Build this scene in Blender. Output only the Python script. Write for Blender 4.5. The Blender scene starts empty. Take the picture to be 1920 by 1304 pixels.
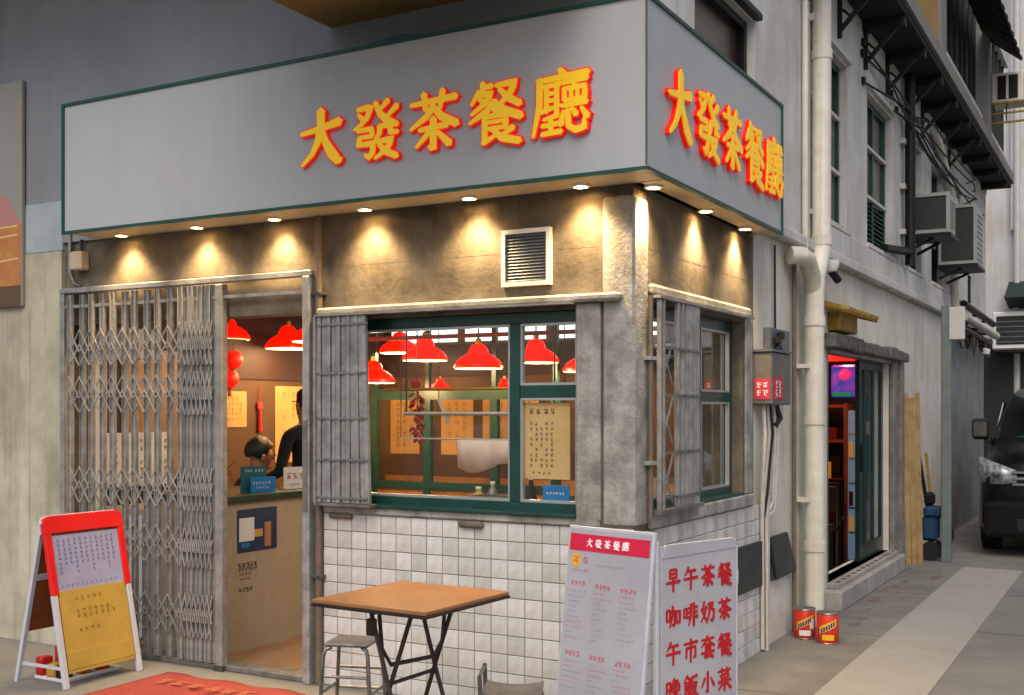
import bpy, bmesh, math, random
from mathutils import Vector, Matrix
R = math.radians
rnd = random.Random(7)
sc = bpy.context.scene

# ---------------------------------------------------------------- camera
FPX, PCX, HY, EYE = 2129., 960., 770., 1.55          # focal length (px), centre, horizon row, eye height
YAW = math.atan(1190 / FPX)
FX, FY, RX, RY = -math.sin(YAW), math.cos(YAW), math.cos(YAW), math.sin(YAW)
D0 = FPX * EYE / 598; L0 = (1187 - PCX) / FPX * D0
CX, CY = -(D0 * FX + L0 * RX), -(D0 * FY + L0 * RY)
cam = bpy.data.cameras.new('camera'); camo = bpy.data.objects.new('camera', cam)
sc.collection.objects.link(camo)
camo.location = (CX, CY, EYE); camo.rotation_euler = (R(90), 0, YAW)
cam.sensor_width = 36; cam.lens = 36 * FPX / 1920; cam.shift_y = 118 / 1920
cam.clip_end = 1000; cam.clip_start = .05
sc.camera = camo
# ---------------------------------------------------------------- world, sun, exposure
w = bpy.data.worlds.new('World'); sc.world = w; w.use_nodes = True
nt = w.node_tree; bg = nt.nodes['Background']
sky = nt.nodes.new('ShaderNodeTexSky'); sky.sky_type = 'NISHITA'; sky.sun_disc = False
SUN_EL, SUN_AZ = 50, 160                             # azimuth clockwise from +Y
sky.sun_elevation = R(SUN_EL); sky.sun_rotation = R(SUN_AZ)
sky.air_density = 1.0; sky.dust_density = 4.5; sky.ozone_density = 1.0
nt.links.new(sky.outputs[0], bg.inputs[0]); bg.inputs[1].default_value = .1
sl = bpy.data.lights.new('sun', 'SUN'); so = bpy.data.objects.new('sun', sl); sc.collection.objects.link(so)
sl.energy = .7; sl.angle = R(40); sl.color = (1, .99, .975)
sv = Vector((math.sin(R(SUN_AZ)) * math.cos(R(SUN_EL)), math.cos(R(SUN_AZ)) * math.cos(R(SUN_EL)), math.sin(R(SUN_EL))))
so.rotation_euler = sv.to_track_quat('Z', 'Y').to_euler(); so.location = sv * 30
vs = sc.view_settings; vs.view_transform = 'Standard'; vs.look = 'None'; vs.gamma = 1; vs.exposure = .7
sc.cycles.use_denoising = True; sc.cycles.max_bounces = 8; sc.cycles.sample_clamp_indirect = 4

# ---------------------------------------------------------------- pixel to place helpers
def ray(px, py):
    u = (px - PCX) / FPX
    return FX + u * RX, FY + u * RY, (HY - py) / FPX
def onY(px, py, y=0.):
    r = ray(px, py); t = (y - CY) / r[1]; return CX + t * r[0], EYE + t * r[2]      # -> x, z on a wall facing the street
def onX(px, py, x=0.):
    r = ray(px, py); t = (x - CX) / r[0]; return CY + t * r[1], EYE + t * r[2]      # -> y, z on a wall facing the lane
def onZ(px, py, z=0.):
    r = ray(px, py); t = (z - EYE) / r[2]; return CX + t * r[0], CY + t * r[1]

# ---------------------------------------------------------------- materials
def lin(h):
    h = h.lstrip('#'); o = []
    for i in (0, 2, 4):
        c = int(h[i:i + 2], 16) / 255; o.append(c / 12.92 if c <= .04045 else ((c + .055) / 1.055) ** 2.4)
    return (*o, 1)
MATS = {}
def M(name, col='#808080', rough=.6, metal=0., var=.0, scale=6., col2=None, bump=0., streak=0., bscale=None, spec=.5, emit=None, es=0., rand=0., transl=0., coat=0.):
    """procedural material: base colour mottled by noise, vertical streaks, per-object variation, fine relief"""
    m = bpy.data.materials.new(name); m.use_nodes = True; MATS[name] = m
    t = m.node_tree; N = t.nodes; L = t.links; p = N['Principled BSDF']
    base = lin(col); p.inputs['Roughness'].default_value = rough; p.inputs['Metallic'].default_value = metal
    p.inputs['Specular IOR Level'].default_value = spec; p.inputs['Coat Weight'].default_value = coat
    p.inputs['Base Color'].default_value = base
    if emit: p.inputs['Emission Color'].default_value = lin(emit); p.inputs['Emission Strength'].default_value = es
    tc = N.new('ShaderNodeTexCoord'); src = None
    def noise(sx, sy, sz, detail=5, rg=.6):
        mp = N.new('ShaderNodeMapping'); mp.inputs['Scale'].default_value = (sx, sy, sz); L.new(tc.outputs['Object'], mp.inputs[0])
        n = N.new('ShaderNodeTexNoise'); n.inputs['Scale'].default_value = 1; n.inputs['Detail'].default_value = detail
        n.inputs['Roughness'].default_value = rg; L.new(mp.outputs[0], n.inputs['Vector']); return n.outputs['Fac']
    def ramp(f, a, b):
        r = N.new('ShaderNodeMapRange'); r.inputs[1].default_value = a; r.inputs[2].default_value = b; L.new(f, r.inputs[0]); return r.outputs[0]
    def mix(f, a, b, mode='MIX'):
        x = N.new('ShaderNodeMix'); x.data_type = 'RGBA'; x.blend_type = mode
        for sock, v in ((x.inputs[0], f), (x.inputs[6], a), (x.inputs[7], b)):
            if hasattr(v, 'is_linked'): L.new(v, sock)
            else: sock.default_value = v
        return x.outputs[2]
    cur = base
    if col2 or var:
        c2 = lin(col2) if col2 else tuple(max(0, c * (1 - var)) for c in base[:3]) + (1,)
        cur = mix(ramp(noise(scale, scale, scale, 6), .38, .66), base, c2)
        f2 = ramp(noise(scale * 5.3, scale * 5.3, scale * 5.3, 4), .3, .75)
        k = 1 - (var or .2) * .5
        cur = mix(f2, cur, mix(1., cur, (k, k, k, 1), 'MULTIPLY'))
    if streak:
        f = ramp(noise(9, 9, .7, 5, .7), .48, .78)
        k = 1 - streak
        cur = mix(f, cur, mix(1., cur, (k, k * .97, k * .92, 1), 'MULTIPLY'))
    if rand:
        oi = N.new('ShaderNodeObjectInfo'); f = ramp(oi.outputs['Random'], 0, 1)
        a, b = 1 - rand, 1 + rand * .3
        cur = mix(1., cur, mix(f, (a, a, a * .97, 1), (b, b, b, 1)), 'MULTIPLY')
    if cur is not base: L.new(cur, p.inputs['Base Color'])
    if bump:
        bs = bscale or scale * 8
        b = N.new('ShaderNodeBump'); b.inputs['Strength'].default_value = bump; b.inputs['Distance'].default_value = .01
        L.new(noise(bs, bs, bs, 4), b.inputs['Height']); L.new(b.outputs[0], p.inputs['Normal'])
        rr = N.new('ShaderNodeMapRange'); rr.inputs[3].default_value = max(0, rough - .1); rr.inputs[4].default_value = min(1, rough + .12)
        L.new(noise(bs * .4, bs * .4, bs * .4, 3), rr.inputs[0]); L.new(rr.outputs[0], p.inputs['Roughness'])
    if transl:
        out = [n for n in N if n.type == 'OUTPUT_MATERIAL'][0]
        tr = N.new('ShaderNodeBsdfTranslucent'); tr.inputs[0].default_value = base
        ms = N.new('ShaderNodeMixShader'); ms.inputs[0].default_value = transl
        L.new(p.outputs[0], ms.inputs[1]); L.new(tr.outputs[0], ms.inputs[2]); L.new(ms.outputs[0], out.inputs[0])
    return m
def glass(name, tint=(.95, .96, .95, 1), ior=1.5, boost=1.):
    m = bpy.data.materials.new(name); m.use_nodes = True; MATS[name] = m
    t = m.node_tree; N = t.nodes; L = t.links; N.remove(N['Principled BSDF'])
    out = [n for n in N if n.type == 'OUTPUT_MATERIAL'][0]
    tr = N.new('ShaderNodeBsdfTransparent'); tr.inputs[0].default_value = tint
    gl = N.new('ShaderNodeBsdfGlossy'); gl.inputs['Roughness'].default_value = .03
    fr = N.new('ShaderNodeFresnel'); fr.inputs[0].default_value = ior
    mu = N.new('ShaderNodeMath'); mu.operation = 'MULTIPLY'; mu.inputs[1].default_value = boost; mu.use_clamp = True
    ge = N.new('ShaderNodeNewGeometry'); iv = N.new('ShaderNodeMath'); iv.operation = 'SUBTRACT'; iv.inputs[0].default_value = 1; L.new(ge.outputs['Backfacing'], iv.inputs[1])
    m2 = N.new('ShaderNodeMath'); m2.operation = 'MULTIPLY'; L.new(fr.outputs[0], m2.inputs[0]); L.new(iv.outputs[0], m2.inputs[1]); L.new(m2.outputs[0], mu.inputs[0])   # reflect on the outer face of the sheet only
    ms = N.new('ShaderNodeMixShader'); L.new(mu.outputs[0], ms.inputs[0]); L.new(tr.outputs[0], ms.inputs[1]); L.new(gl.outputs[0], ms.inputs[2])
    L.new(ms.outputs[0], out.inputs[0])
M('concrete', '#766c5c', .85, col2='#4a4133', scale=3.2, var=.4, bump=.35, streak=.3)
M('concrete_pale', '#a9a69f', .85, col2='#7a766f', scale=6, var=.35, bump=.6, streak=.3)
M('render_left', '#bcb6a2', .9, col2='#958d78', scale=1.5, var=.3, bump=.4, streak=.4)
M('paint_blue', '#a0abb0', .8, col2='#929ca0', scale=4, var=.15, bump=.5)
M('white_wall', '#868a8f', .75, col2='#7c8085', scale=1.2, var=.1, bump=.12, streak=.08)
M('cream_wall', '#d4cec2', .85, col2='#c0b8a8', scale=1.6, var=.18, bump=.25, streak=.22)
M('cream_upper', '#cac8c4', .8, col2='#b4b0a9', scale=1.4, var=.18, bump=.18, streak=.3)
M('grey_wall', '#8a8d8c', .85, col2='#6d706f', scale=1.5, var=.25, bump=.25, streak=.35)
M('yellow_wall', '#9a7a3c', .75, col2='#8c6e36', scale=2, var=.12, bump=.1)
M('tile', '#d6d4d1', .28, col2='#c2bdb6', scale=7, var=.1, rand=.2, bump=.012, bscale=12, spec=.5, streak=.2)
M('grout', '#a0958a', .95, var=.3, scale=8)
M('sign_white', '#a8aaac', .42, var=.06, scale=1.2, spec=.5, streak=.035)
M('sign_trim', '#0a4438', .45, var=.15, scale=8)
M('soffit', '#b9a98c', .6, var=.1, scale=4)
M('letter_red', '#e01010', .4, emit='#f00808', es=.2)
M('letter_yellow', '#d8b000', .4, emit='#f0b400', es=.22)
M('seam', '#4a4c4e', .8)
M('lamp_glow', '#fff0d0', .5, emit='#ffe0a8', es=14)
M('lamp_trim', '#e8e2d4', .4)
M('steel', '#9b9a94', .45, metal=.75, col2='#77756e', scale=14, var=.3, bump=.2, streak=.2)
M('steel_dark', '#6b6a66', .5, metal=.7, var=.35, scale=10, bump=.2)
M('gate_steel', '#a6a4a1', .5, metal=.3, col2='#827f7b', scale=10, var=.3, bump=.15, rand=.15)
M('pipe_brown', '#7a6a5a', .6, metal=.3, var=.3, scale=9)
M('green_frame', '#0a4038', .35, col2='#08332c', scale=6, var=.2, spec=.6)
M('bead', '#b8bab8', .35, metal=.6, var=.1, scale=9)
M('ceil', '#3a2018', .8, var=.2, scale=3)
M('int_wall', '#4c321a', .7, col2='#452c16', scale=3, var=.25, streak=.15)
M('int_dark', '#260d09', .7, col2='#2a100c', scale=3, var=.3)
M('int_floor', '#8a6a4e', .45, col2='#775a42', scale=6, var=.15)
M('wood_panel', '#a9763a', .5, col2='#8c5e2c', scale=5, var=.25, streak=.25)
M('poster_tan', '#c89a5c', .7, col2='#bb8d50', scale=4, var=.12)
M('paper_menu', '#eccb8c', .7, col2='#e0bd7c', scale=5, var=.08, transl=.25)
M('paper_white', '#d8d8d6', .7, var=.06, scale=6)
M('board_paper', '#aaa9ae', .6, col2='#9d9ca2', scale=3, var=.1, bump=.08)
M('paper_lilac', '#9294b2', .7, col2='#8688a8', scale=5, var=.08, bump=.1)
M('paper_yellow', '#b0923e', .65, col2='#a08334', scale=4, var=.12, bump=.15)
M('paper_pink', '#c03048', .6, var=.15, scale=8)
M('ink', '#2a2526', .7); M('ink_blue', '#4a4c78', .7); M('ink_red', '#b8121c', .6, var=.15, scale=20)
M('ink_pink', '#d05868', .7); M('ink_faint', '#8d8488', .7); M('ink_white', '#f0e8e8', .6); M('ink_olive', '#77601c', .7)
M('header_red', '#d01840', .5, var=.1, scale=6)
M('blue_poster', '#123a5e', .5, col2='#0d2c48', scale=9, var=.3)
M('blue_card', '#1878b8', .45, var=.2, scale=12)
M('teal_card', '#14606a', .45, var=.2, scale=12)
M('shade_red', '#e81405', .35, emit='#ff1500', es=.55, transl=.35)
M('shade_inner', '#f6e2c0', .5, emit='#ffd080', es=1.6)
M('lantern_red', '#d81808', .5, emit='#ff1a08', es=.35)
M('cord', '#1c1a18', .6)
M('firecracker', '#c02a2a', .5, var=.3, scale=40, rand=.3)
M('gold', '#c8962a', .4, metal=.6, var=.2, scale=20)
M('towel', '#f0dcd0', .85, var=.08, scale=12, bump=.3, transl=.3)
M('pale_glow', '#dff0e8', .5, emit='#d4f0e6', es=1.3)  # glow of the added reflection panels and fill tube
M('table_wood', '#93653a', .5, col2='#845a32', scale=7, var=.15, bump=.06, streak=.1)
M('table_edge', '#1c1512', .5, var=.2, scale=12)
M('leg_brown', '#4a3d36', .45, metal=.6, var=.3, scale=14)
M('stool_metal', '#8c8884', .35, metal=.8, col2='#64605c', scale=12, var=.3)
M('red_frame', '#d21414', .4, var=.1, scale=10)
M('white_frame', '#bfc0ca', .45, var=.12, scale=10, streak=.15)
M('orange_board', '#8a4a1c', .7, col2='#733a14', scale=5, var=.2)
M('carpet', '#983a30', .95, col2='#8a332a', scale=9, var=.2, bump=.5, bscale=220)
M('carpet_gold', '#a86440', .95, var=.2, scale=30)
M('ground', '#7c7972', .9, col2='#6c6962', scale=1.1, var=.22, bump=.35, bscale=30)
M('apron', '#76736c', .9, col2='#63605a', scale=2.2, var=.25, bump=.4, bscale=34)
M('strip', '#918e87', .85, col2='#8c8880', scale=2.0, var=.16, bump=.3, bscale=40)
M('lane', '#74726c', .9, col2='#64625d', scale=1.6, var=.25, bump=.4, bscale=36)
M('stain_red', '#73625a', .9, var=.3, scale=9)
M('joint', '#4d4a44', .95)
M('pvc', '#d6d0c2', .5, col2='#c6bfae', scale=6, var=.12, streak=.2)
M('meter_grey', '#75706a', .55, metal=.3, var=.25, scale=12, streak=.2)
M('meter_panel', '#6c7076', .5, metal=.4, var=.2, scale=8)
M('cable_white', '#c8beb4', .6, var=.2, scale=12)
M('cable_black', '#141312', .6)
M('board_green', '#262b27', .6, col2='#323732', scale=9, var=.3, bump=.1)
M('can_red', '#c8321a', .4, col2='#b82412', scale=10, var=.15)
M('can_yellow', '#d8a820', .4); M('can_blue', '#1a2a78', .4); M('tin', '#8f8c88', .35, metal=.8, var=.2, scale=20)
M('timber', '#a98c5c', .7, col2='#8f7244', scale=8, var=.25, bump=.2, streak=.25)
M('timber_old', '#9a7a2c', .8, col2='#7a5c1e', scale=12, var=.3, bump=.4)
M('lintel_grey', '#6f6a62', .9, col2='#4c4842', scale=12, var=.4, bump=.8)
M('step_stone', '#a19c92', .85, col2='#88837a', scale=4, var=.25, bump=.3, streak=.2)
M('jamb_grey', '#7f7a72', .85, col2='#65605a', scale=8, var=.3, bump=.35, streak=.3)
M('door_green', '#0a2a22', .35, col2='#081f1a', scale=6, var=.3, spec=.6)
M('red_cloth', '#8a1418', .7, var=.25, scale=7)
M('fridge', '#8a98a4', .3, emit='#9cc4e0', es=.12, var=.2, scale=8)
M('screen', '#203a9a', .3, emit='#2848c8', es=.3, col2='#d02858', scale=9)
M('screen_pink', '#e02870', .3, emit='#f03078', es=.45)
M('screen_green', '#108848', .3, emit='#18a058', es=.25)
M('orange_wood', '#b8541c', .45, col2='#9a4416', scale=5, var=.2)
M('chair_dark', '#2a100c', .4, var=.3, scale=9)
M('amber', '#c07818', .5, emit='#ffa030', es=.2)
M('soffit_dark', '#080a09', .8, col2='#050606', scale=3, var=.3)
M('bracket', '#0e0f0e', .6, var=.2, scale=9)
M('slab_edge', '#7d7b75', .8, var=.18, scale=3, streak=.2)
M('black_metal', '#141414', .5, metal=.4, var=.3, scale=10)
M('ac_white', '#8f9894', .45, var=.12, scale=8, streak=.15)
M('ac_face', '#1c2822', .6, var=.25, scale=12)
M('window_dark', '#0d1512', .15, var=.3, scale=4, spec=.7)
M('window_brown', '#3a2c26', .25, col2='#4a3a30', scale=3, var=.3, spec=.6)
M('blind', '#6a6048', .7, col2='#544c38', scale=4, var=.2, streak=.3)
M('rail_white', '#bdbbb5', .5, var=.1, scale=9)
M('van_black', '#040506', .3, spec=.35, var=.1, scale=4)
M('van_trim', '#060607', .6)
M('van_glass', '#12404a', .08, spec=.8, var=.2, scale=3)  # teal reflection is put into the base colour
M('chrome', '#c6cacc', .18, metal=1., var=.1, scale=9)
M('headlamp', '#9aa2a6', .12, col2='#50585c', scale=18, var=.4, spec=.9)
M('tyre', '#0d0d0d', .85)
M('post_grey', '#77827f', .5, metal=.4, var=.2, scale=10, streak=.2)
M('blue_plastic', '#15395e', .45, var=.25, scale=10)
M('far_white', '#c8c8c8', .8, col2='#b4b2ae', scale=.8, var=.15, streak=.25)
M('far_dark', '#1d2120', .5, var=.3, scale=4)
M('teal_awning', '#0e2624', .7, var=.2, scale=5)
M('skin', '#a87452', .6, var=.06, scale=20); M('hair', '#0d0a09', .5); M('black_cloth', '#121214', .85, var=.2, scale=20, bump=.2)
M('jeans', '#1a1c24', .85, var=.2, scale=20); M('eye', '#160d0a', .3); M('lip', '#8a4a3c', .6)
M('picture_grey', '#8b8984', .5, col2='#958f88', scale=2, var=.08); M('picture_orange', '#a5643c', .5, col2='#b8803c', scale=5, var=.15)
M('picture_glow', '#d8a878', .5); M('picture_dark', '#5d4632', .5, var=.2, scale=6); M('picture_rose', '#a87470', .5)
M('flower', '#a84a12', .7, var=.4, scale=30); M('leaf', '#2a3214', .7, var=.3, scale=30)
M('dark_gap', '#0c0b0a', .9)
M('plaster_patch', '#aaa69c', .9, col2='#8f8a80', scale=9, var=.3, bump=.9, bscale=30)
glass('pane', boost=1.8)
M('blue_tarp', '#1c5a80', .5, var=.2, scale=9)
M('gas_red', '#b01810', .45, var=.1, scale=9)

# ---------------------------------------------------------------- mesh helpers
class MB:
    def __init__(s): s.v = []; s.f = []; s.mi = []; s.cur = 0
    def add(s, vs, fs):
        o = len(s.v); s.v += [tuple(v) for v in vs]; s.f += [tuple(i + o for i in f) for f in fs]; s.mi += [s.cur] * len(fs); return s
    def box(s, x0, y0, z0, x1, y1, z1, bev=0., mat=None):
        x0, x1 = sorted((x0, x1)); y0, y1 = sorted((y0, y1)); z0, z1 = sorted((z0, z1))
        if bev <= 0:
            vs = [Vector((x, y, z)) for z in (z0, z1) for y in (y0, y1) for x in (x0, x1)]
            fs = [(0, 2, 3, 1), (4, 5, 7, 6), (0, 1, 5, 4), (2, 6, 7, 3), (0, 4, 6, 2), (1, 3, 7, 5)]
        else:
            b = min(bev, (x1 - x0) * .45, (y1 - y0) * .45, (z1 - z0) * .45)
            bm = bmesh.new(); bmesh.ops.create_cube(bm, size=1)
            for v in bm.verts: v.co = Vector(((x0 + x1) / 2 + v.co.x * (x1 - x0), (y0 + y1) / 2 + v.co.y * (y1 - y0), (z0 + z1) / 2 + v.co.z * (z1 - z0)))
            bmesh.ops.bevel(bm, geom=bm.edges[:], offset=b, segments=1, affect='EDGES')
            bm.verts.index_update(); vs = [v.co.copy() for v in bm.verts]; fs = [tuple(v.index for v in f.verts) for f in bm.faces]; bm.free()
        if mat is not None: vs = [mat @ v for v in vs]
        return s.add(vs, fs)
    def tube(s, pts, r, seg=8, caps=True):
        pts = [Vector(p) for p in pts]; n = len(pts); rs = r if isinstance(r, (list, tuple)) else [r] * n
        base = []; up = None
        for i, p in enumerate(pts):
            d = (pts[min(i + 1, n - 1)] - pts[max(i - 1, 0)]).normalized()
            if up is None: up = d.orthogonal().normalized()
            up = (up - d * up.dot(d)).normalized(); sd = d.cross(up)
            base.append([p + (up * math.cos(a) + sd * math.sin(a)) * rs[i] for a in [2 * math.pi * k / seg for k in range(seg)]])
        vs = [v for ring in base for v in ring]; fs = []
        for i in range(n - 1):
            for k in range(seg):
                a, b = i * seg + k, i * seg + (k + 1) % seg; fs.append((a, b, b + seg, a + seg))
        if caps: fs.append(tuple(range(seg))[::-1]); fs.append(tuple((n - 1) * seg + k for k in range(seg)))
        return s.add(vs, fs)
    def lathe(s, prof, c=(0, 0, 0), seg=24, sx=1., sy=1.):
        vs = []; fs = []; n = len(prof)
        for r, z in prof:
            for k in range(seg):
                a = 2 * math.pi * k / seg; vs.append((c[0] + r * math.cos(a) * sx, c[1] + r * math.sin(a) * sy, c[2] + z))
        for i in range(n - 1):
            for k in range(seg):
                a, b = i * seg + k, i * seg + (k + 1) % seg; fs.append((a, b, b + seg, a + seg))
        if prof[0][0] > 1e-5: fs.append(tuple(range(seg))[::-1])
        if prof[-1][0] > 1e-5: fs.append(tuple((n - 1) * seg + k for k in range(seg)))
        return s.add(vs, fs)
    def prism(s, poly, ext):
        e = Vector(ext); n = len(poly); p = [Vector(q) for q in poly]
        return s.add(p + [q + e for q in p], [tuple(range(n)), tuple(range(2 * n - 1, n - 1, -1))] + [(i, i + n, (i + 1) % n + n, (i + 1) % n) for i in range(n)])
    def bar(s, a, b, wdt, th, nrm):
        """flat bar from a to b: width across, thickness along nrm"""
        a, b, nrm = Vector(a), Vector(b), Vector(nrm).normalized(); d = (b - a).normalized(); sd = d.cross(nrm).normalized() * wdt / 2; t = nrm * th / 2
        return s.add([a - sd - t, a + sd - t, a + sd + t, a - sd + t, b - sd - t, b + sd - t, b + sd + t, b - sd + t],
                     [(0, 1, 2, 3), (7, 6, 5, 4), (0, 4, 5, 1), (1, 5, 6, 2), (2, 6, 7, 3), (3, 7, 4, 0)])
    def mesh(s, name, mat, off=(0, 0, 0), smooth=False):
        me = bpy.data.meshes.new(name); o = Vector(off)
        me.from_pydata([tuple(Vector(v) - o) for v in s.v], [], s.f); me.update()
        bm = bmesh.new(); bm.from_mesh(me); bmesh.ops.recalc_face_normals(bm, faces=bm.faces[:]); bm.to_mesh(me); bm.free()
        for m in (mat if isinstance(mat, (list, tuple)) else [mat]): me.materials.append(MATS[m])
        if isinstance(mat, (list, tuple)):
            for p, i in zip(me.polygons, s.mi): p.material_index = i
        if smooth:
            for p in me.polygons: p.use_smooth = True
            try: me.set_sharp_from_angle(angle=R(40))
            except Exception: pass
        return me
    def build(s, name, mat, parent=None, smooth=False):
        off = Vector((0, 0, 0)); q = parent
        while q is not None: off += q.location; q = q.parent
        return link(name, s.mesh(name, mat, off, smooth), parent)
def link(name, data, parent=None):
    o = bpy.data.objects.new(name, data); sc.collection.objects.link(o); o.parent = parent
    if name in ('lettering', 'small_print', 'mat_lettering', 'header_lettering'): o['kind'] = 'stuff'      # print too small to pick apart
    return o
def tag(o, label, cat, group=None):
    o['label'] = label; o['category'] = cat
    if group: o['group'] = group
    return o
def thing(name, label, cat, loc=(0, 0, 0), group=None):
    o = bpy.data.objects.new(name, None); o.empty_display_size = .1; o.location = loc; sc.collection.objects.link(o); return tag(o, label, cat, group)
def struct(o): o['kind'] = 'structure'; return o
def copy_tree(o, parent=None):
    c = o.copy(); sc.collection.objects.link(c); c.parent = parent
    for ch in [k for k in sc.objects if k.parent == o]: copy_tree(ch, c)
    return c
def B(name, mat, parent, *b, bev=0.): return MB().box(*b, bev=bev).build(name, mat, parent)
def wall_boxes(mb, axis, p0, p1, u0, u1, z0, z1, holes):
    """wall slab between p0..p1 across, u0..u1 along, with rectangular holes (u0,u1,z0,z1)"""
    cuts = sorted({u0, u1, *[max(u0, min(u1, h[i])) for h in holes for i in (0, 1)]})
    for a, b in zip(cuts, cuts[1:]):
        zs = z0
        hs = sorted([h for h in holes if h[0] <= a + 1e-6 and h[1] >= b - 1e-6], key=lambda h: h[2])
        for h in hs + [(0, 0, z1, z1)]:
            if h[2] > zs + 1e-4:
                if axis == 'y': mb.box(a, p0, zs, b, p1, h[2])
                else: mb.box(p0, a, zs, p1, b, h[2])
            zs = h[3]
    return mb
def plane_frame(origin, u, v):
    u = Vector(u).normalized(); v = Vector(v).normalized(); return Matrix((u, v, u.cross(v))).transposed().to_4x4(), Vector(origin)
def on_plane(fr, x, y, z=0.): m, o = fr; return o + m @ Vector((x, y, z))
def pbox(mb, fr, x0, y0, x1, y1, z0, z1, bev=0.):
    m = Matrix.Translation(fr[1]) @ fr[0]; return mb.box(x0, y0, z0, x1, y1, z1, bev=bev, mat=m)
def scribble(mb, fr, x, y, size, rn=rnd, z=.0015, n=5):
    """an illegible handwritten or printed mark, a few short strokes"""
    st = [(0, rn.uniform(.25, .42), 0), (0, rn.uniform(-.1, .12), 0), (rn.uniform(-.15, .15), 0, math.pi / 2), (-.2, -.25, .95), (.2, -.25, -.85), (0, rn.uniform(-.42, -.3), 0), (rn.choice((-.3, .3)), .1, math.pi / 2), (rn.choice((-.25, .25)), .3, .9)]
    for k, (ax, ay, ang) in enumerate(rn.sample(st[:3], min(3, n)) + rn.sample(st[3:], max(0, min(5, n - 2)))):
        a = ang + rn.uniform(-.1, .14); l = size * (rn.uniform(.55, .85) if k < 3 else rn.uniform(.25, .5)) / 2; t = size * .05
        cx, cy = x + (ax + rn.uniform(-.05, .05)) * size, y + (ay + rn.uniform(-.04, .04)) * size; zz = z + k * .0002
        dx, dy = math.cos(a) * l, math.sin(a) * l; nx, ny = -math.sin(a) * t, math.cos(a) * t
        mb.add([on_plane(fr, *p) for p in ((cx - dx - nx, cy - dy - ny, zz), (cx + dx - nx, cy + dy - ny, zz), (cx + dx + nx, cy + dy + ny, zz), (cx - dx + nx, cy - dy + ny, zz))], [(0, 1, 2, 3)])
    return mb
def skin_mesh(name, verts, edges, radii, sub=2, root=0):
    me = bpy.data.meshes.new(name); me.from_pydata(verts, edges, []); ob = bpy.data.objects.new('skin_tmp', me); sc.collection.objects.link(ob)
    ob.modifiers.new('s', 'SKIN'); sd = ob.modifiers.new('d', 'SUBSURF'); sd.levels = sub; sd.render_levels = sub
    if not me.skin_vertices: 
        pass
    for i, sv_ in enumerate(me.skin_vertices[0].data):
        r = radii[i]; sv_.radius = r if isinstance(r, tuple) else (r, r); sv_.use_root = (i == root)
    dg = bpy.context.evaluated_depsgraph_get(); dg.update()
    out = bpy.data.meshes.new_from_object(ob.evaluated_get(dg)); bpy.data.objects.remove(ob); out.name = name
    return out

# ================================================================ SETTING: ground, lane
g = MB().add([(-150, -150, 0), (150, -150, 0), (150, 150, 0), (-150, 150, 0)], [(0, 1, 2, 3)]).build('ground', 'ground'); struct(g)
pv = MB().box(-.1, 0.0, -.05, .60, 30, .004).build('lane_apron', 'apron'); struct(pv)
st = MB()
st.box(.60, -6, -.05, 1.14, 6.85, .006); struct(st.build('paving_strip', 'strip'))
ln = MB().box(1.142, -12, -.05, 6, 30, .003).build('lane', 'lane'); struct(ln)
ap2 = MB().box(.602, 6.852, -.05, 1.14, 30, .005).build('lane_far_apron', 'apron'); struct(ap2)
jt = MB()
for y in (-1.4, 1.1, 3.4, 5.2): jt.box(1.15, y, .0, 5, y + .012, .0045)
for y in (1.0, 2.9, 4.9): jt.box(0.0, y, .0, .59, y + .01, .0055)
for x, y0, y1 in ((1.9, -4, 7), ): jt.box(x, y0, 0, x + .012, y1, .0052)
jt.box(-7, -1.35, 0, .58, -1.34, .0012); struct(jt.build('paving_joint', 'joint'))
ck = MB(); rc = random.Random(8)
for (x, y, a, n) in ((1.5, 3.4, .2, 9), (2.0, 2.2, 1.2, 8), (.3, 4.6, 1.4, 8), (.15, 1.9, .3, 5), (-2.6, -.9, .4, 9), (.9, 2.6, .1, 6), (1.7, 5.2, 2.0, 7)):
    p = Vector((x, y, .0068))
    for k in range(n):
        d = Vector((math.cos(a), math.sin(a), 0)) * rc.uniform(.04, .12); sd = Vector((-d.y, d.x, 0)).normalized() * rc.uniform(.0012, .003); ck.add([p - sd, p + sd, p + d + sd, p + d - sd], [(0, 1, 2, 3)]); p = p + d; a += rc.uniform(-.5, .5)
struct(ck.build('paving_crack', 'joint'))
sm = MB(); rs = random.Random(3)
for k in range(14):
    cx_, cy_, rr_ = rs.uniform(.12, .5), rs.uniform(3.2, 6.6), rs.uniform(.02, .1)
    sm.add([(cx_ + rr_ * rs.uniform(.5, 1.2) * math.cos(a) * .7, cy_ + rr_ * rs.uniform(.5, 1.2) * math.sin(a) * 1.6, .0062 + k * .00005) for a in [i * math.pi / 5 for i in range(10)]], [tuple(range(10))])
struct(sm.build('pavement_stain', 'stain_red'))

# ================================================================ BUILDING
bld = thing('corner_building', 'old corner building with concrete shopfront, white tile dado and pale upper walls', 'building')
mb = MB()   # concrete front
wall_boxes(mb, 'y', 0, .15, -4.05, 0, 0, 2.652, [(-4.0, -1.95, -1, 2.11), (-1.86, -.28, 1.02, 2.06)])
wall_boxes(mb, 'x', -.26, 0, .15, 1.93, 0, 2.652, [(.2, 1.72, 1.03, 2.10)])
front = mb.build('concrete_wall', 'concrete', bld)
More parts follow.
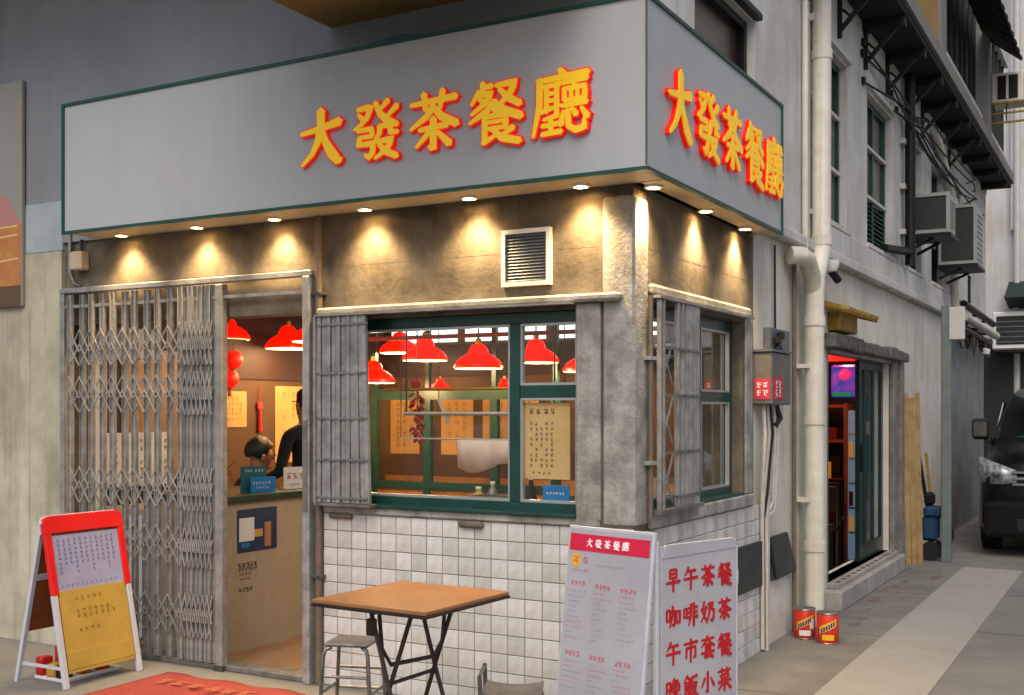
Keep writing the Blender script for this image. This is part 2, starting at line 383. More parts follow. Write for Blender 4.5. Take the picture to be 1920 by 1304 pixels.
# board-marks: thin fins left by the formwork
for z in (2.36, 2.51):
    f = MB().box(-3.98, -.0008, z, -.002, .01, z + .003); f.box(-.01, 0.02, z, .0008, 1.9, z + .003); f.build('board_mark', 'concrete', front)
pl = MB()
pl.box(-.16, -.012, .98, .012, .02, 2.60, bev=.012); pl.box(-.02, -.008, .98, .010, .175, 2.6, bev=.01)
pl.build('corner_pier', 'concrete_pale', bld)
ls = MB(); ls.box(-1.9, -.075, 2.085, -.05, .0, 2.125, bev=.012); ls.box(-.30, -.03, 1.0, -.165, .0, 2.085, bev=.01); ls.build('window_surround', 'concrete_pale', bld)
ss = MB(); ss.box(0, .17, 2.125, .035, 1.80, 2.185, bev=.015); ss.box(0, .17, .955, .03, 1.86, 1.03, bev=.008); ss.box(0, 1.73, 1.03, .02, 1.86, 2.125, bev=.008); ss.build('window_surround', 'concrete_pale', bld)
# left plastered wall, upper white walls
lw = MB(); lw.box(-9, -.03, 0, -4.052, .15, 2.6); lw.build('side_wall', 'render_left', bld)
lj = MB(); lj.box(-4.37, -.034, 0, -4.362, -.02, 2.25); lj.build('wall_joint', 'render_left', bld)
lp = MB(); lp.box(-9, -.027, 2.602, -4.052, .15, 2.93, bev=.004); lp.build('painted_band', 'paint_blue', bld)
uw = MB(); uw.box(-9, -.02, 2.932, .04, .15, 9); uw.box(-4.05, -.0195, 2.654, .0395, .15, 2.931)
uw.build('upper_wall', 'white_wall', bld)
WINS = [(3.2, 4.33), (5.1, 6.2), (6.95, 7.85), (8.5, 9.3), (10.0, 10.8), (11.5, 12.3)]
us = MB(); wall_boxes(us, 'x', -.15, .04, .152, 13.5, 2.712, 4.9, [(.75, 1.80, 3.1, 3.97)] + [(a, b, 3.02, 4.35) for a, b in WINS])
us.box(-.15, .152, 2.654, .04, 1.93, 2.711); us.build('upper_wall', 'cream_upper', bld)
sw = MB(); wall_boxes(sw, 'x', -.15, 0, 1.932, 9.9, 0, 2.71, [(3.83, 6.25, .2, 2.03)]); sw.build('lane_wall', 'cream_wall', bld)
gw = MB(); gw.box(-.15, 9.902, 0, .012, 13.5, 2.66); gw.build('lane_wall', 'grey_wall', bld)
bw = MB(); bw.box(-9, 13.3, 0, -.152, 13.5, 9); bw.box(-9.2, -.0, 0, -9.002, 13.5, 9); bw.build('rear_wall', 'cream_wall', bld)
# string course under the upper windows
lg = MB(); lg.box(.0, 1.95, 2.70, .085, 10.0, 2.78, bev=.012); lg.box(.041, 3.5, 2.78, .06, 10.0, 2.98, bev=.008); lg.build('string_course', 'cream_upper', bld)
for y in (4.6, 5.9, 7.2, 8.4): B('drip_stain', 'pipe_brown', bld, .04, y, 2.694, .07, y + .03, 2.70)
# overhanging floors, plus an unseen slab added for shade
MB().box(-1.83, -1.5, 3.703, -.02, -.021, 6.2).build('front_bay', 'yellow_wall', bld)  # depth enlarged so the bay shades the sign
MB().box(-9, -1.35, 4.85, -1.86, -.021, 5.0).build('added_shade_slab', 'slab_edge', bld)  # unseen slab added to darken the upper left wall
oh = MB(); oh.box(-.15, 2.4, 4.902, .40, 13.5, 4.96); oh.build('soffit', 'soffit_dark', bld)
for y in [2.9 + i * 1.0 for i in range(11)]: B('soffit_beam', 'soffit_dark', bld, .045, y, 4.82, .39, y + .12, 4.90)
MB().box(-.15, 2.38, 4.962, .435, 13.52, 5.1).build('floor_slab', 'slab_edge', bld)
yp = MB(); yp.box(-.1, 2.4, 5.102, .40, 6.6, 9); yp.build('upper_storey', 'yellow_wall', bld)
for y in (6.602, 10.4): B('pilaster', 'slab_edge', bld, -.1, y, 5.102, .43, y + .345, 9)
yr = MB(); yr.box(-.1, 6.952, 5.102, .36, 13.45, 5.3); yr.box(-.1, 6.952, 6.7, .36, 13.45, 9); yr.build('upper_storey', 'cream_upper', bld)
for i in range(8):
    y = 6.98 + i * .8
    if 10.0 < y < 10.7: continue
    wn = MB().box(.26, y, 5.3, .28, y + .76, 6.7).build('window', 'window_dark', bld)
    for yy in (y, y + .36, y + .72): B('window_bar', 'ac_face', wn, .281, yy, 5.3, .31, yy + .04, 6.7)
for y in [3.05 + .95 * i for i in range(8)]:       # iron brackets beneath the overhang
    k = MB(); k.box(.041, y, 4.50, .075, y + .03, 4.90); k.bar((.06, y + .015, 4.56), (.34, y + .015, 4.86), .035, .025, (0, 1, 0))
    k.tube([(.08, y + .015, 4.72), (.14, y + .015, 4.66), (.19, y + .015, 4.72), (.15, y + .015, 4.77)], .012, 6); k.build('bracket', 'bracket', bld)
def tall_window(y0, y1, z0, z1, bottom='louvre', fill='blind'):
    fr = MB(); x = -.03
    for a, b in ((y0, y0 + .05), (y1 - .05, y1)): fr.box(x - .04, a, z0, x + .01, b, z1)
    fr.box(x - .04, y0, z1 - .05, x + .009, y1, z1); fr.box(x - .04, y0, z0, x + .009, y1, z0 + .05)
    ym = (y0 + y1) / 2; fr.box(x - .04, ym - .02, z0, x + .008, ym + .02, z1)
    wn = fr.build('window', 'green_frame', bld)
    for z in (3.905, 3.46): B('window_rail', 'rail_white', wn, x - .02, y0 + .02, z, x + .025, y1 - .02, z + .03)
    for a, b in ((y0 + .05, ym - .02), (ym + .02, y1 - .05)):
        B('window_pane', 'window_dark', wn, x - .02, a, 3.94, x - .015, b, z1 - .05)
        B('window_pane', fill, wn, x - .02, a, 3.49, x - .015, b, 3.905)
        if bottom == 'louvre':
            for i in range(9):
                zz = z0 + .06 + i * .042; MB().bar((x - .01, a, zz), (x - .01, b, zz), .04, .006, (1, 0, .8)).build('louvre_slat', 'green_frame', wn)
            B('window_pane', 'dark_gap', wn, x - .035, a, z0 + .05, x - .03, b, 3.46)
        else: B('window_pane', 'blind', wn, x - .02, a, z0 + .05, x - .015, b, 3.46)
    B('window_sill', 'cream_upper', wn, -.14, y0 - .04, z0 - .04, .065, y1 + .04, z0 - .002)
    B('window_hood', 'cream_upper', wn, .03, y0 - .06, z1 + .03, .075, y1 + .06, z1 + .08)
for i, (a, b) in enumerate(WINS): tall_window(a, b, 3.02, 4.35, 'pane' if i == 0 else 'louvre', 'blind' if i % 2 == 0 else 'window_brown')
wf = MB()
for a, b in ((.75, .80), (1.74, 1.80)): wf.box(-.1, a, 3.1, .0, b, 3.97)
wf.box(-.1, .8, 3.92, .0, 1.74, 3.97); wf.box(-.1, .8, 3.1, .0, 1.74, 3.15); w2 = wf.build('window', 'black_metal', bld)
B('window_pane', 'window_brown', w2, -.06, .8, 3.15, -.05, 1.74, 3.92)
hd = MB(); hd.box(.035, .68, 3.985, .085, 1.86, 4.03, bev=.006); hd.build('window_hood', 'black_metal', w2)
ff = MB(); ff.box(.034, 1.802, 3.1, .052, 1.85, 3.98); ff.build('window_trim', 'rail_white', w2)

# tile dado: every tile a piece
td = MB(); td.box(-1.892, -.006, 0, .006, .0, .972); td.box(0, .0, 0, .006, 2.072, .95); dado = td.build('tile_backing', 'grout', bld)
def tile_mesh(wd, ht, axis):
    m = MB()
    if axis == 'y': m.box(-wd / 2, -.006, -ht / 2, wd / 2, 0, ht / 2, bev=.003)
    else: m.box(0, -wd / 2, -ht / 2, .006, wd / 2, ht / 2, bev=.003)
    return m.mesh('tile', 'tile')
tw, th = 1.898 / 19, .972 / 10
tm = tile_mesh(tw - .004, th - .004, 'y')
for i in range(19):
    for j in range(10):
        o = link('tile', tm, dado); o.location = (-1.892 + (i + .5) * tw + rnd.uniform(-.0006, .0006), -.006 - rnd.uniform(0, .0012), (j + .5) * th); o.rotation_euler = (rnd.uniform(-.006, .006), rnd.uniform(-.003, .003), rnd.uniform(-.006, .006))
tw2, th2 = 2.072 / 11, .95 / 10
tm2 = tile_mesh(tw2 - .004, th2 - .004, 'x')
for i in range(11):
    for j in range(10):
        o = link('tile', tm2, dado); o.location = (.006 + rnd.uniform(0, .0012), (i + .5) * tw2, (j + .5) * th2); o.rotation_euler = (rnd.uniform(-.003, .003), rnd.uniform(-.006, .006), rnd.uniform(-.006, .006))
sl_ = MB(); sl_.box(-1.885, -.03, .974, -.17, .0, 1.018, bev=.008); sl_.build('window_sill', 'concrete_pale', bld)
hk = MB(); hk.box(-.98, -.045, .935, -.83, -.008, .972, bev=.012); hk.build('tile_repair', 'concrete', bld)
hk = MB(); hk.box(-1.84, -.04, .945, -1.68, -.008, .975, bev=.01); hk.build('tile_repair', 'concrete', bld)
# shop window, front
fw = MB(); y0, y1 = .065, .12
for a, b in ((-1.86, -1.80), (-.335, -.28)): fw.box(a, y0, 1.02, b, y1, 2.06, bev=.004)
fw.box(-1.80, y0, 2.0, -.335, y1, 2.06, bev=.004); fw.box(-1.80, y0 - .012, 1.02, -.335, y1, 1.075, bev=.004)
fw.box(-.725, y0 - .004, 1.075, -.665, y1, 2.0, bev=.004); fw.box(-.665, y0 + .003, 1.615, -.335, y1, 1.68, bev=.004)
shopw = fw.build('shop_window', 'green_frame', bld)
tl = MB(); tl.box(-1.80, -.045, 1.018, -.29, .065, 1.032, bev=.004); tl.box(-1.8, -.05, 1.0185, -.29, -.045, 1.03); tl.build('window_sill', 'green_frame', shopw)
def beads(a, b, c, d, y, parent):
    q = MB(); t = .013
    q.box(a, y - .008, c, a + t, y + .02, d); q.box(b - t, y - .008, c, b, y + .02, d); q.box(a + t, y - .008, c, b - t, y + .02, c + t); q.box(a + t, y - .008, d - t, b - t, y + .02, d)
    q.build('glazing_bead', 'bead', parent)
for a, b, c, d in ((-1.80, -.725, 1.075, 2.0), (-.665, -.335, 1.68, 2.0), (-.665, -.335, 1.075, 1.615)):
    beads(a, b, c, d, .08, shopw); B('window_pane', 'pane', shopw, a + .005, .09, c + .005, b - .005, .094, d - .005)
# shop window, lane side
fs_ = MB(); x0, x1 = -.12, -.07; W0, W1, WM = .2, 1.72, 1.10
for a, b in ((W0, W0 + .05), (W1 - .06, W1), (WM, WM + .05)): fs_.box(x0, a, 1.03, x1, b, 2.10, bev=.004)
fs_.box(x0, W0 + .05, 2.03, x1 - .001, W1 - .06, 2.10); fs_.box(x0, W0 + .05, 1.03, x1 + .004, W1 - .06, 1.085); fs_.box(x0 + .005, WM + .05, 1.60, x1 - .002, W1 - .06, 1.66)
fs_.box(-.066, W0 + .05, 1.031, .02, W1 - .03, 1.045)
sidew = fs_.build('shop_window', 'green_frame', bld)
for a, b, c, d in ((W0 + .05, WM, 1.085, 2.03), (WM + .05, W1 - .06, 1.66, 2.03), (WM + .05, W1 - .06, 1.085, 1.60)):
    B('window_pane', 'pane', sidew, -.098, a, c, -.094, b, d)
    q = MB(); q.box(-.09, a, c, -.065, a + .012, d); q.box(-.09, b - .012, c, -.065, b, d); q.box(-.09, a, c, -.066, b, c + .012); q.box(-.09, a, d - .012, -.066, b, d); q.build('glazing_bead', 'bead', sidew)
# door threshold and sill steps
B('door_threshold', 'steel', bld, -3.95, -.045, 0.0, -1.96, .1, .035, bev=.006)
ds = MB(); ds.box(-.15, 3.72, 0.0, .14, 6.35, .16, bev=.012); ds.box(-.12, 3.83, .16, .09, 6.25, .20, bev=.006); ds.build('door_step', 'step_stone', bld)
for i in range(13): B('step_tread', 'steel_dark', bld, .045, 3.92 + i * .18, .2005, .075, 3.99 + i * .18, .203)
lt = MB(); rl = random.Random(5)
for i in range(9):
    a = 3.7 + i * .36; lt.box(-.002, a, 2.035 + rl.uniform(-.006, .006), .085 + rl.uniform(-.015, .02), a + .37, 2.14 + rl.uniform(-.012, .015), bev=.012)
lt.build('door_lintel', 'lintel_grey', bld)
B('door_lintel_rail', 'steel', bld, -.06, 3.83, 2.0, .03, 6.25, 2.034)
jb = MB(); jb.box(-.001, 6.26, 0, .05, 6.5, 2.05, bev=.012); jb.box(.0, 6.51, 0, .075, 6.68, 2.10, bev=.01); jb.build('door_jamb', 'jamb_grey', bld)
B('door_jamb', 'steel', bld, -.10, 3.832, .2, -.0, 3.88, 2.0)
# interior shell
B('floor', 'int_floor', bld, -4.05, .152, -.02, -.152, 3.6, .012)
B('ceiling', 'ceil', bld, -4.05, .152, 2.56, -.152, 3.6, 2.62)
B('left_wall', 'int_wall', bld, -4.12, .152, 0, -4.05, 3.6, 2.56)
B('back_wall', 'int_wall', bld, -4.12, 3.6, 0, -.152, 3.7, 2.62)
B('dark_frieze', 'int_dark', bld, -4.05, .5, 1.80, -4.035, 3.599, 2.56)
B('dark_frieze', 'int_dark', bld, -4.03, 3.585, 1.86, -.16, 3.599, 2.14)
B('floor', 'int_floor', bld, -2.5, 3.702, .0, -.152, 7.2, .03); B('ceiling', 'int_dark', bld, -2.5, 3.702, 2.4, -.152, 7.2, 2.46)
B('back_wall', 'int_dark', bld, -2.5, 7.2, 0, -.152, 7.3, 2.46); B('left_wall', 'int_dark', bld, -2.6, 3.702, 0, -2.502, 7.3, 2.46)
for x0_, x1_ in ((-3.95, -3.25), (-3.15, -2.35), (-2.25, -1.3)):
    B('sky_reflection_panel', 'pale_glow', bld, x0_, 3.57, 2.17, x1_, 3.6, 2.42)  # glowing panels added to stand in for sky reflected in the glass
# blue tarp scrap above the sign
ta = MB(); ta.prism([(-1.55, -.24, 3.442), (-1.47, -.24, 3.475), (-1.3, -.24, 3.50), (-1.2, -.24, 3.505), (-1.08, -.24, 3.49), (-1.0, -.24, 3.442)], (.03, .12, 0)); tag(ta.build('tarpaulin_scrap', 'blue_tarp'), 'crumpled blue tarpaulin scrap lying behind the top of the long signboard', 'tarpaulin')

# ================================================================ SIGNBOARD
SB, ST, PY, PX = 2.652, 3.44, -.305, .196
sg = thing('shop_signboard', 'large white wraparound signboard with green edging and red and yellow raised characters', 'signboard', (-1.7, -.15, SB))
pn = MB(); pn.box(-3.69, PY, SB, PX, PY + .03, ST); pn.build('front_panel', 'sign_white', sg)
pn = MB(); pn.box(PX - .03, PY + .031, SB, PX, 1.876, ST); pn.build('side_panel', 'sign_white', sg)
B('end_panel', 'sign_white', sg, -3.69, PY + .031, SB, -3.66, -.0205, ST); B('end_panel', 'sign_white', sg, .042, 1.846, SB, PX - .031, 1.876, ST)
sf = MB(); sf.box(-3.659, PY + .031, SB + .002, PX - .031, -.0205, SB + .02); sf.box(.001, .0, SB + .002, PX - .031, 1.845, SB + .02); sf.build('soffit_panel', 'soffit', sg)
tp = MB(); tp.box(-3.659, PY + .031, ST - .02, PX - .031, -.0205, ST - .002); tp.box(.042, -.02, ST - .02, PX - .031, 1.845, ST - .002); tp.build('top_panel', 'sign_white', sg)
tr = MB(); e = .010; t = .02
tr.box(-3.705, PY - e, SB - .010, PX + e, PY + t * .4, SB + .008); tr.box(-3.705, PY - e, ST - .006, PX + e, PY + t * .4, ST + .012); tr.box(-3.705, PY - e, SB + .008, -3.69 + .006, PY + t * .4, ST - .006)
tr.box(PX - .012, PY + .012, SB - .010, PX + e, 1.89, SB + .008); tr.box(PX - .012, PY + .012, ST - .006, PX + e, 1.89, ST + .012); tr.box(PX - .012, 1.868, SB + .008, PX + e, 1.89, ST - .006)
tr.build('edge_trim', 'sign_trim', sg)
B('panel_seam', 'seam', sg, PX - .004, PY - .003, SB + .017, PX + .003, PY + .004, ST - .015)
GLY = {
 '大': [[(6,60,3),(30,63,4),(60,68,5),(92,74,7)], [(50,97,8),(50,72,7),(44,44,6),(30,22,4),(8,4,2)], [(51,68,4),(60,42,6),(74,20,9),(88,6,7),(95,8,3)]],
 '發': [[(12,88,3),(26,89,4),(40,90,5),(32,72,4),(20,62,3),(5,54,2)], [(13,80,2),(24,69,4.5)], [(76,97,4.5),(60,83,2)], [(95,86,4.5),(74,69,2)], [(50,96,4),(60,76,5),(76,62,6.5),(96,54,4)],
        [(12,51,3),(43,52,4),(43,39,4)], [(42,39,3),(16,39,3)], [(17,39,4),(14,26,4)], [(12,26,3),(46,27,4.5),(44,10,4.5),(36,3,4),(28,9,2)],
        [(60,54,4.5),(59,42,4),(50,31,2)], [(58,54,3),(82,55,4.5),(82,42,4.5),(97,41,3)], [(53,28,3),(86,30,5),(74,13,4),(50,0,2)], [(58,24,3),(72,10,5),(95,0,5)]],
 '茶': [[(5,81,3),(94,86,5)], [(31,97,5),(34,70,3.5)], [(68,99,5),(63,70,3)], [(50,75,5),(36,58,5),(4,40,2)], [(50,73,4),(66,56,6),(96,41,6)], [(22,37,3),(78,41,4.5)], [(50,54,5.5),(50,3,5.5),(41,8,2)], [(42,32,4.5),(16,9,2)], [(58,31,3),(82,9,6)]],
 '餐': [[(27,99,4.5),(26,84,3.5)], [(28,91,3),(44,93,4)], [(20,86,4),(5,66,2)], [(18,80,3),(43,81,4.5),(32,66,4),(5,50,2)], [(20,74,2.5),(31,67,4.5)], [(52,92,3),(88,94,5),(76,74,4.5),(52,56,2)], [(58,86,3),(74,70,5),(96,58,5)],
        [(50,67,5),(34,52,4.5),(2,36,2)], [(50,65,4),(68,50,6),(98,38,6)], [(47,56,3),(54,49,4.5)], [(30,43,3.2),(70,44,4.2),(70,23,4.2)], [(31,44,4.2),(31,2,4.2)], [(32,33.5,2.6),(69,34,2.6)], [(32,23,2.8),(69,23.5,2.8)], [(28,1,4),(54,12,2)], [(84,21,4.5),(62,9,2)], [(46,21,3),(64,6,5.5),(96,-2,5)]],
 '廳': [[(48,101,4),(56,93,5)], [(9,87,3.5),(97,91,5)], [(13,88,5),(12,48,4.5),(1,0,2)], [(18,77,2.8),(50,79,3.5)], [(25,77,3.5),(25,37,3.5)], [(43,78,3.5),(43,28,3.5)], [(26,65,2.4),(42,65.5,2.4)], [(26,54,2.4),(42,54.5,2.4)], [(15,38,3.5),(50,45,2)],
        [(46,30,3.2),(20,25,2)], [(17,15,2.8),(49,17,3.2)], [(33,28,3.5),(33,3,3.5)], [(17,2,3),(51,4,3.8)], [(54,79,2.8),(96,82,3.8)], [(75,92,4),(74,69,3)], [(57,69,3.2),(57,51,3.2)], [(55,69,2.8),(93,70,3.8),(92,51,3.6)], [(57,51,2.6),(92,52,2.6)], [(69,69,2.6),(69,52,2.6)], [(80,69,2.6),(80,52,2.6)],
        [(53,43,2.8),(96,45,3.6)], [(56,35,2),(51,14,5)], [(63,36,4),(65,10,4),(77,3,4.5),(92,6,4.5),(92,20,2)], [(70,39,2),(78,27,4.5)], [(87,37,2),(97,22,5)]],
}
GLY.update({
 '早': [[(28,95,5),(28,58,5)], [(28,95,4),(72,96,5),(72,57,5)], [(30,77,4),(70,78,4)], [(29,59,4),(71,60,4)], [(5,37,4),(95,42,6)], [(50,60,6),(50,-2,4)]],
 '午': [[(34,99,6),(22,76,4),(8,62,2)], [(27,79,4),(84,83,6)], [(3,45,4),(97,50,6)], [(51,80,6),(50,-4,4)]],
 '咖': [[(6,78,5),(7,28,5)], [(6,78,4),(28,80,5),(27,30,5)], [(7,31,4),(28,32,4)], [(34,71,4),(62,75,5),(60,22,5),(53,8,5),(44,15,2)], [(47,96,5),(46,60,5),(28,2,2)], [(70,70,5),(71,18,5)], [(70,70,4),(95,72,5),(93,20,5)], [(71,22,4),(94,23,4)]],
 '啡': [[(4,74,5),(5,34,5)], [(4,74,4),(24,76,5),(23,36,5)], [(5,37,4),(24,38,4)], [(51,96,5),(50,40,5),(36,-2,2)], [(31,76,4),(50,78,4)], [(31,56,4),(50,58,4)], [(28,33,4),(50,39,3)], [(70,98,6),(70,-4,5)], [(71,77,4),(95,80,4)], [(71,56,4),(95,58,4)], [(71,34,4),(97,37,5)]],
 '奶': [[(25,97,5),(12,50,5),(42,4,5)], [(39,75,5),(26,30,5),(2,2,2)], [(1,61,4),(46,67,4)], [(52,83,4),(88,87,5),(74,57,5),(95,55,5),(91,16,5),(80,2,5),(70,12,2)], [(62,84,5),(60,40,5),(42,-2,2)]],
 '市': [[(48,101,4),(54,89,6)], [(3,79,4),(97,85,6)], [(20,60,5),(20,15,4)], [(20,60,4),(82,63,5),(82,18,5),(70,15,3)], [(50,84,6),(50,-5,4)]],
 '套': [[(7,83,4),(93,89,5)], [(47,101,5),(38,76,5),(4,52,2)], [(54,84,4),(70,66,6),(97,53,5)], [(36,62,4.5),(36,24,4.5)], [(36,62,3.5),(74,64,4)], [(36,50,3.5),(71,51,3.5)], [(36,38,3.5),(71,39,3.5)], [(5,23,4),(95,28,5)], [(44,24,5),(25,4,4),(76,9,4)], [(66,18,3),(86,0,6)]],
 '晚': [[(6,82,5),(7,18,5)], [(6,82,4),(30,84,5),(29,20,5)], [(7,51,4),(30,52,4)], [(7,21,4),(30,22,4)], [(57,99,5),(40,74,2)], [(53,86,4),(82,88,5),(70,72,4)], [(44,70,5),(45,42,5)], [(44,70,4),(91,72,5),(88,44,5)], [(45,43,4),(89,45,4)], [(66,70,5),(60,34,5),(34,-2,2)], [(70,44,5),(71,8,5),(97,6,5),(97,22,3)]],
 '飯': [[(27,99,5),(2,68,2)], [(26,95,4),(47,75,5)], [(12,66,4),(40,68,5),(40,36,5)], [(12,66,5),(13,4,5)], [(13,51,4),(40,52,4)], [(13,37,4),(40,38,4)], [(10,3,5),(36,17,2)], [(28,30,3),(46,9,5)], [(51,87,4),(93,95,5)], [(54,89,5),(54,50,5),(40,2,2)], [(56,62,4),(89,65,5),(75,26,5),(46,-2,2)], [(60,52,4),(75,20,6),(99,0,5)]],
 '小': [[(50,99,7),(50,4,6),(36,11,2)], [(29,71,6),(7,31,2)], [(71,71,3),(95,32,7)]],
 '菜': [[(5,87,4),(95,92,5)], [(31,101,5),(34,78,4)], [(69,101,5),(64,78,3)], [(80,77,5),(18,67,3)], [(25,62,3),(35,51,5)], [(47,64,3),(53,53,5)], [(80,65,5),(65,51,3)], [(5,39,4),(95,44,5)], [(50,54,6),(50,-5,4)], [(44,38,5),(6,4,2)], [(56,38,4),(96,5,6)]],
})
def stroke_mesh(mb, fr, ox, oy, size, strokes, grow, z0, z1, squash=1.):
    """brush strokes with swelling ends, each its own depth so no two faces share a plane"""
    for si, stk in enumerate(strokes):
        pts = [Vector((p[0], p[1])) for p in stk]; ws = [p[2] + grow for p in stk]; n = len(pts)
        P2, W2 = [], []
        for i in range(n - 1):                       # subdivide for smooth bends
            for k in range(3):
                tt = k / 3; P2.append(pts[i].lerp(pts[i + 1], tt)); W2.append(ws[i] * (1 - tt) + ws[i + 1] * tt)
        P2.append(pts[-1]); W2.append(ws[-1]); m = len(P2); lft, rgt = [], []
        for i in range(m):
            d = (P2[min(i + 1, m - 1)] - P2[max(i - 1, 0)]).normalized(); nn = Vector((-d.y, d.x)); lft.append(P2[i] + nn * W2[i]); rgt.append(P2[i] - nn * W2[i])
        d0 = (P2[1] - P2[0]).normalized(); d1 = (P2[-1] - P2[-2]).normalized()
        loop = [P2[0] - d0 * W2[0] * .8] + lft + [P2[-1] + d1 * W2[-1] * .8] + rgt[::-1]
        zz = z1 + si * .00035
        c = lambda p, z: on_plane(fr, ox + (p.x - 50) / 100 * size * squash, oy + (p.y - 48) / 100 * size, z)
        n2 = len(loop); vs = [c(p, z0) for p in loop] + [c(p, zz) for p in loop]
        fs = [(i, (i + 1) % n2, (i + 1) % n2 + n2, i + n2) for i in range(n2)]
        a = n2                                       # top cap as a strip of quads
        fs.append((a, a + 1, a + n2 - 1)); 
        for i in range(1, m): fs.append((a + i, a + i + 1, a + n2 - i - 1, a + n2 - i))
        fs.append((a + m, a + m + 1, a + m + 2))
        mb.add(vs, fs)
    return mb
FRF = plane_frame((0, PY, 0), (1, 0, 0), (0, 0, 1)); FRS = plane_frame((PX, 0, 0), (0, 1, 0), (0, 0, 1))
for k, ch in enumerate('大發茶餐廳'):
    for fr, ox, oy, sz, sq in ((FRF, -1.655 + k * .357, 2.995, .30, 1.0), (FRS, .07 + k * .392, 3.01, .33, 1.0)):
        c = stroke_mesh(MB(), fr, ox, oy, sz, GLY[ch], 3.5, .0, .020, sq).build('character', 'letter_red', sg)
        stroke_mesh(MB(), fr, ox, oy, sz, GLY[ch], .8, .018, .027, sq).build('character_face', 'letter_yellow', c)
DL = [(-3.42, -.095), (-2.78, -.095), (-2.18, -.095), (-1.54, -.095), (-.875, -.095), (-.235, -.095), (.065, .10), (.065, .86), (.065, 1.56)]
for x, y in DL:
    d = MB(); d.lathe([(.045, .0), (.045, -.012), (.034, -.014), (.034, 0)], (x, y, SB + .002), 20); dl = d.build('downlight', 'lamp_trim', sg, True)
    MB().lathe([(.033, -.004), (.0, -.004)], (x, y, SB + .001), 16).build('lamp_lens', 'lamp_glow', dl)
    l = bpy.data.lights.new('downlight_beam', 'SPOT'); l.energy = 58; l.color = (1, .68, .33); l.spot_size = R(112); l.spot_blend = 1.; l.shadow_soft_size = .05
    lo = bpy.data.objects.new('downlight_beam', l); sc.collection.objects.link(lo); lo.location = (x, y, SB - .025); lo.rotation_euler = (R(3), 0, 0) if y < 0 else (0, R(2), 0)
# bracket and small junction box below the sign end
jbx = thing('junction_box', 'small beige junction box on a conduit under the end of the long signboard', 'electrical box', (-3.87, -.05, 2.45))
B('box_body', 'soffit', jbx, -3.93, -.07, 2.46, -3.82, -.0, 2.58, bev=.008)
MB().tube([(-3.97, -.03, 2.72), (-3.97, -.03, 2.45), (-3.93, -.03, 2.38), (-3.9, -.005, 2.36)], .012, 8).build('conduit', 'steel', jbx, True)
MB().tube([(-3.86, -.03, 2.58), (-3.86, -.03, 2.66)], .01, 8).build('conduit', 'cable_black', jbx, True)
# vent
vt = thing('wall_vent', 'square louvred ventilation grille with pale frame above the shop window', 'vent', (-.58, 0, 2.19))
vx0, vx1, vz0, vz1 = -.722, -.44, 2.185, 2.475
q = MB(); q.box(vx0, -.03, vz0, vx0 + .022, .0, vz1); q.box(vx1 - .022, -.03, vz0, vx1, .0, vz1); q.box(vx0 + .022, -.03, vz0, vx1 - .022, .0, vz0 + .022); q.box(vx0 + .022, -.03, vz1 - .022, vx1 - .022, .0, vz1); q.build('frame', 'lamp_trim', vt)
B('backing', 'steel_dark', vt, vx0 + .022, -.008, vz0 + .022, vx1 - .022, -.001, vz1 - .022)
for i in range(15):
    z = vz0 + .032 + i * .0162; MB().bar((vx0 + .022, -.018, z), (vx1 - .022, -.018, z), .014, .003, (0, -1, .7)).build('slat', 'meter_panel', vt)
# conduit on the front between door and window
cd = thing('wall_conduit', 'brown vertical conduit pipe running up the concrete beside the folding gate', 'pipe', (-1.894, -.03, 0))
MB().tube([(-1.905, -.035, 0.0), (-1.905, -.035, 2.645)], .022, 10).build('pipe', 'pipe_brown', cd, True)
for z in (.6, 1.35, 2.2): MB().box(-1.94, -.062, z, -1.87, .0, z + .022, bev=.004).build('clip', 'steel_dark', cd)
# picture panel on the left wall
pc = thing('wall_picture_panel', 'tall poster panel in grey and orange mounted on the plastered wall', 'poster', (-5.2, -.05, 2.25))
B('board', 'picture_grey', pc, -6.2, -.06, 2.252, -4.41, -.031, 3.77, bev=.004)
frp = plane_frame((-6.165, -.0605, 2.252), (1, 0, 0), (0, 0, 1))
pbox(MB(), frp, 0.0, .14, 1.75, .55, 0, .0015).build('picture_field', 'picture_orange', pc); pbox(MB(), frp, 0.0, .0, 1.75, .14, 0, .0012).build('picture_field', 'picture_dark', pc)
rz = MB(); rz.add([on_plane(frp, *p) for p in ((.8, .55, .001), (1.75, .55, .001), (1.62, .74, .001), (1.4, .8, .001), (1.0, .62, .001))], [(0, 1, 2, 3, 4)]); rz.build('picture_field', 'picture_rose', pc)
for a in ((.2, .38, 1.75, .52), (.4, .22, 1.75, .36), (.1, .5, 1.75, .55)):
    pbox(MB(), (frp[0] @ Matrix.Rotation(math.atan2(a[3] - a[1], a[2] - a[0]) * .7, 4, 'Z'), on_plane(frp, a[0], a[1], .0018)), 0, 0, (a[2] - a[0]) * .98, .012, 0, .0008).build('picture_streak', 'picture_glow', pc)
cb = MB()
for i in range(7): cb.tube([(-4.72 - .02 * (i % 3), -.05 - .01 * i, 4.7), (-4.7 - .018 * (i % 4) , -.05 - .012 * i, 4.2), (-4.71 - .012 * i, -.045, 3.82 + .02 * i)], .008, 6)
tag(cb.build('cable_bundle', 'cable_black', None, True), 'loose bundle of dark cables hanging down the white wall above the poster panel', 'cable')

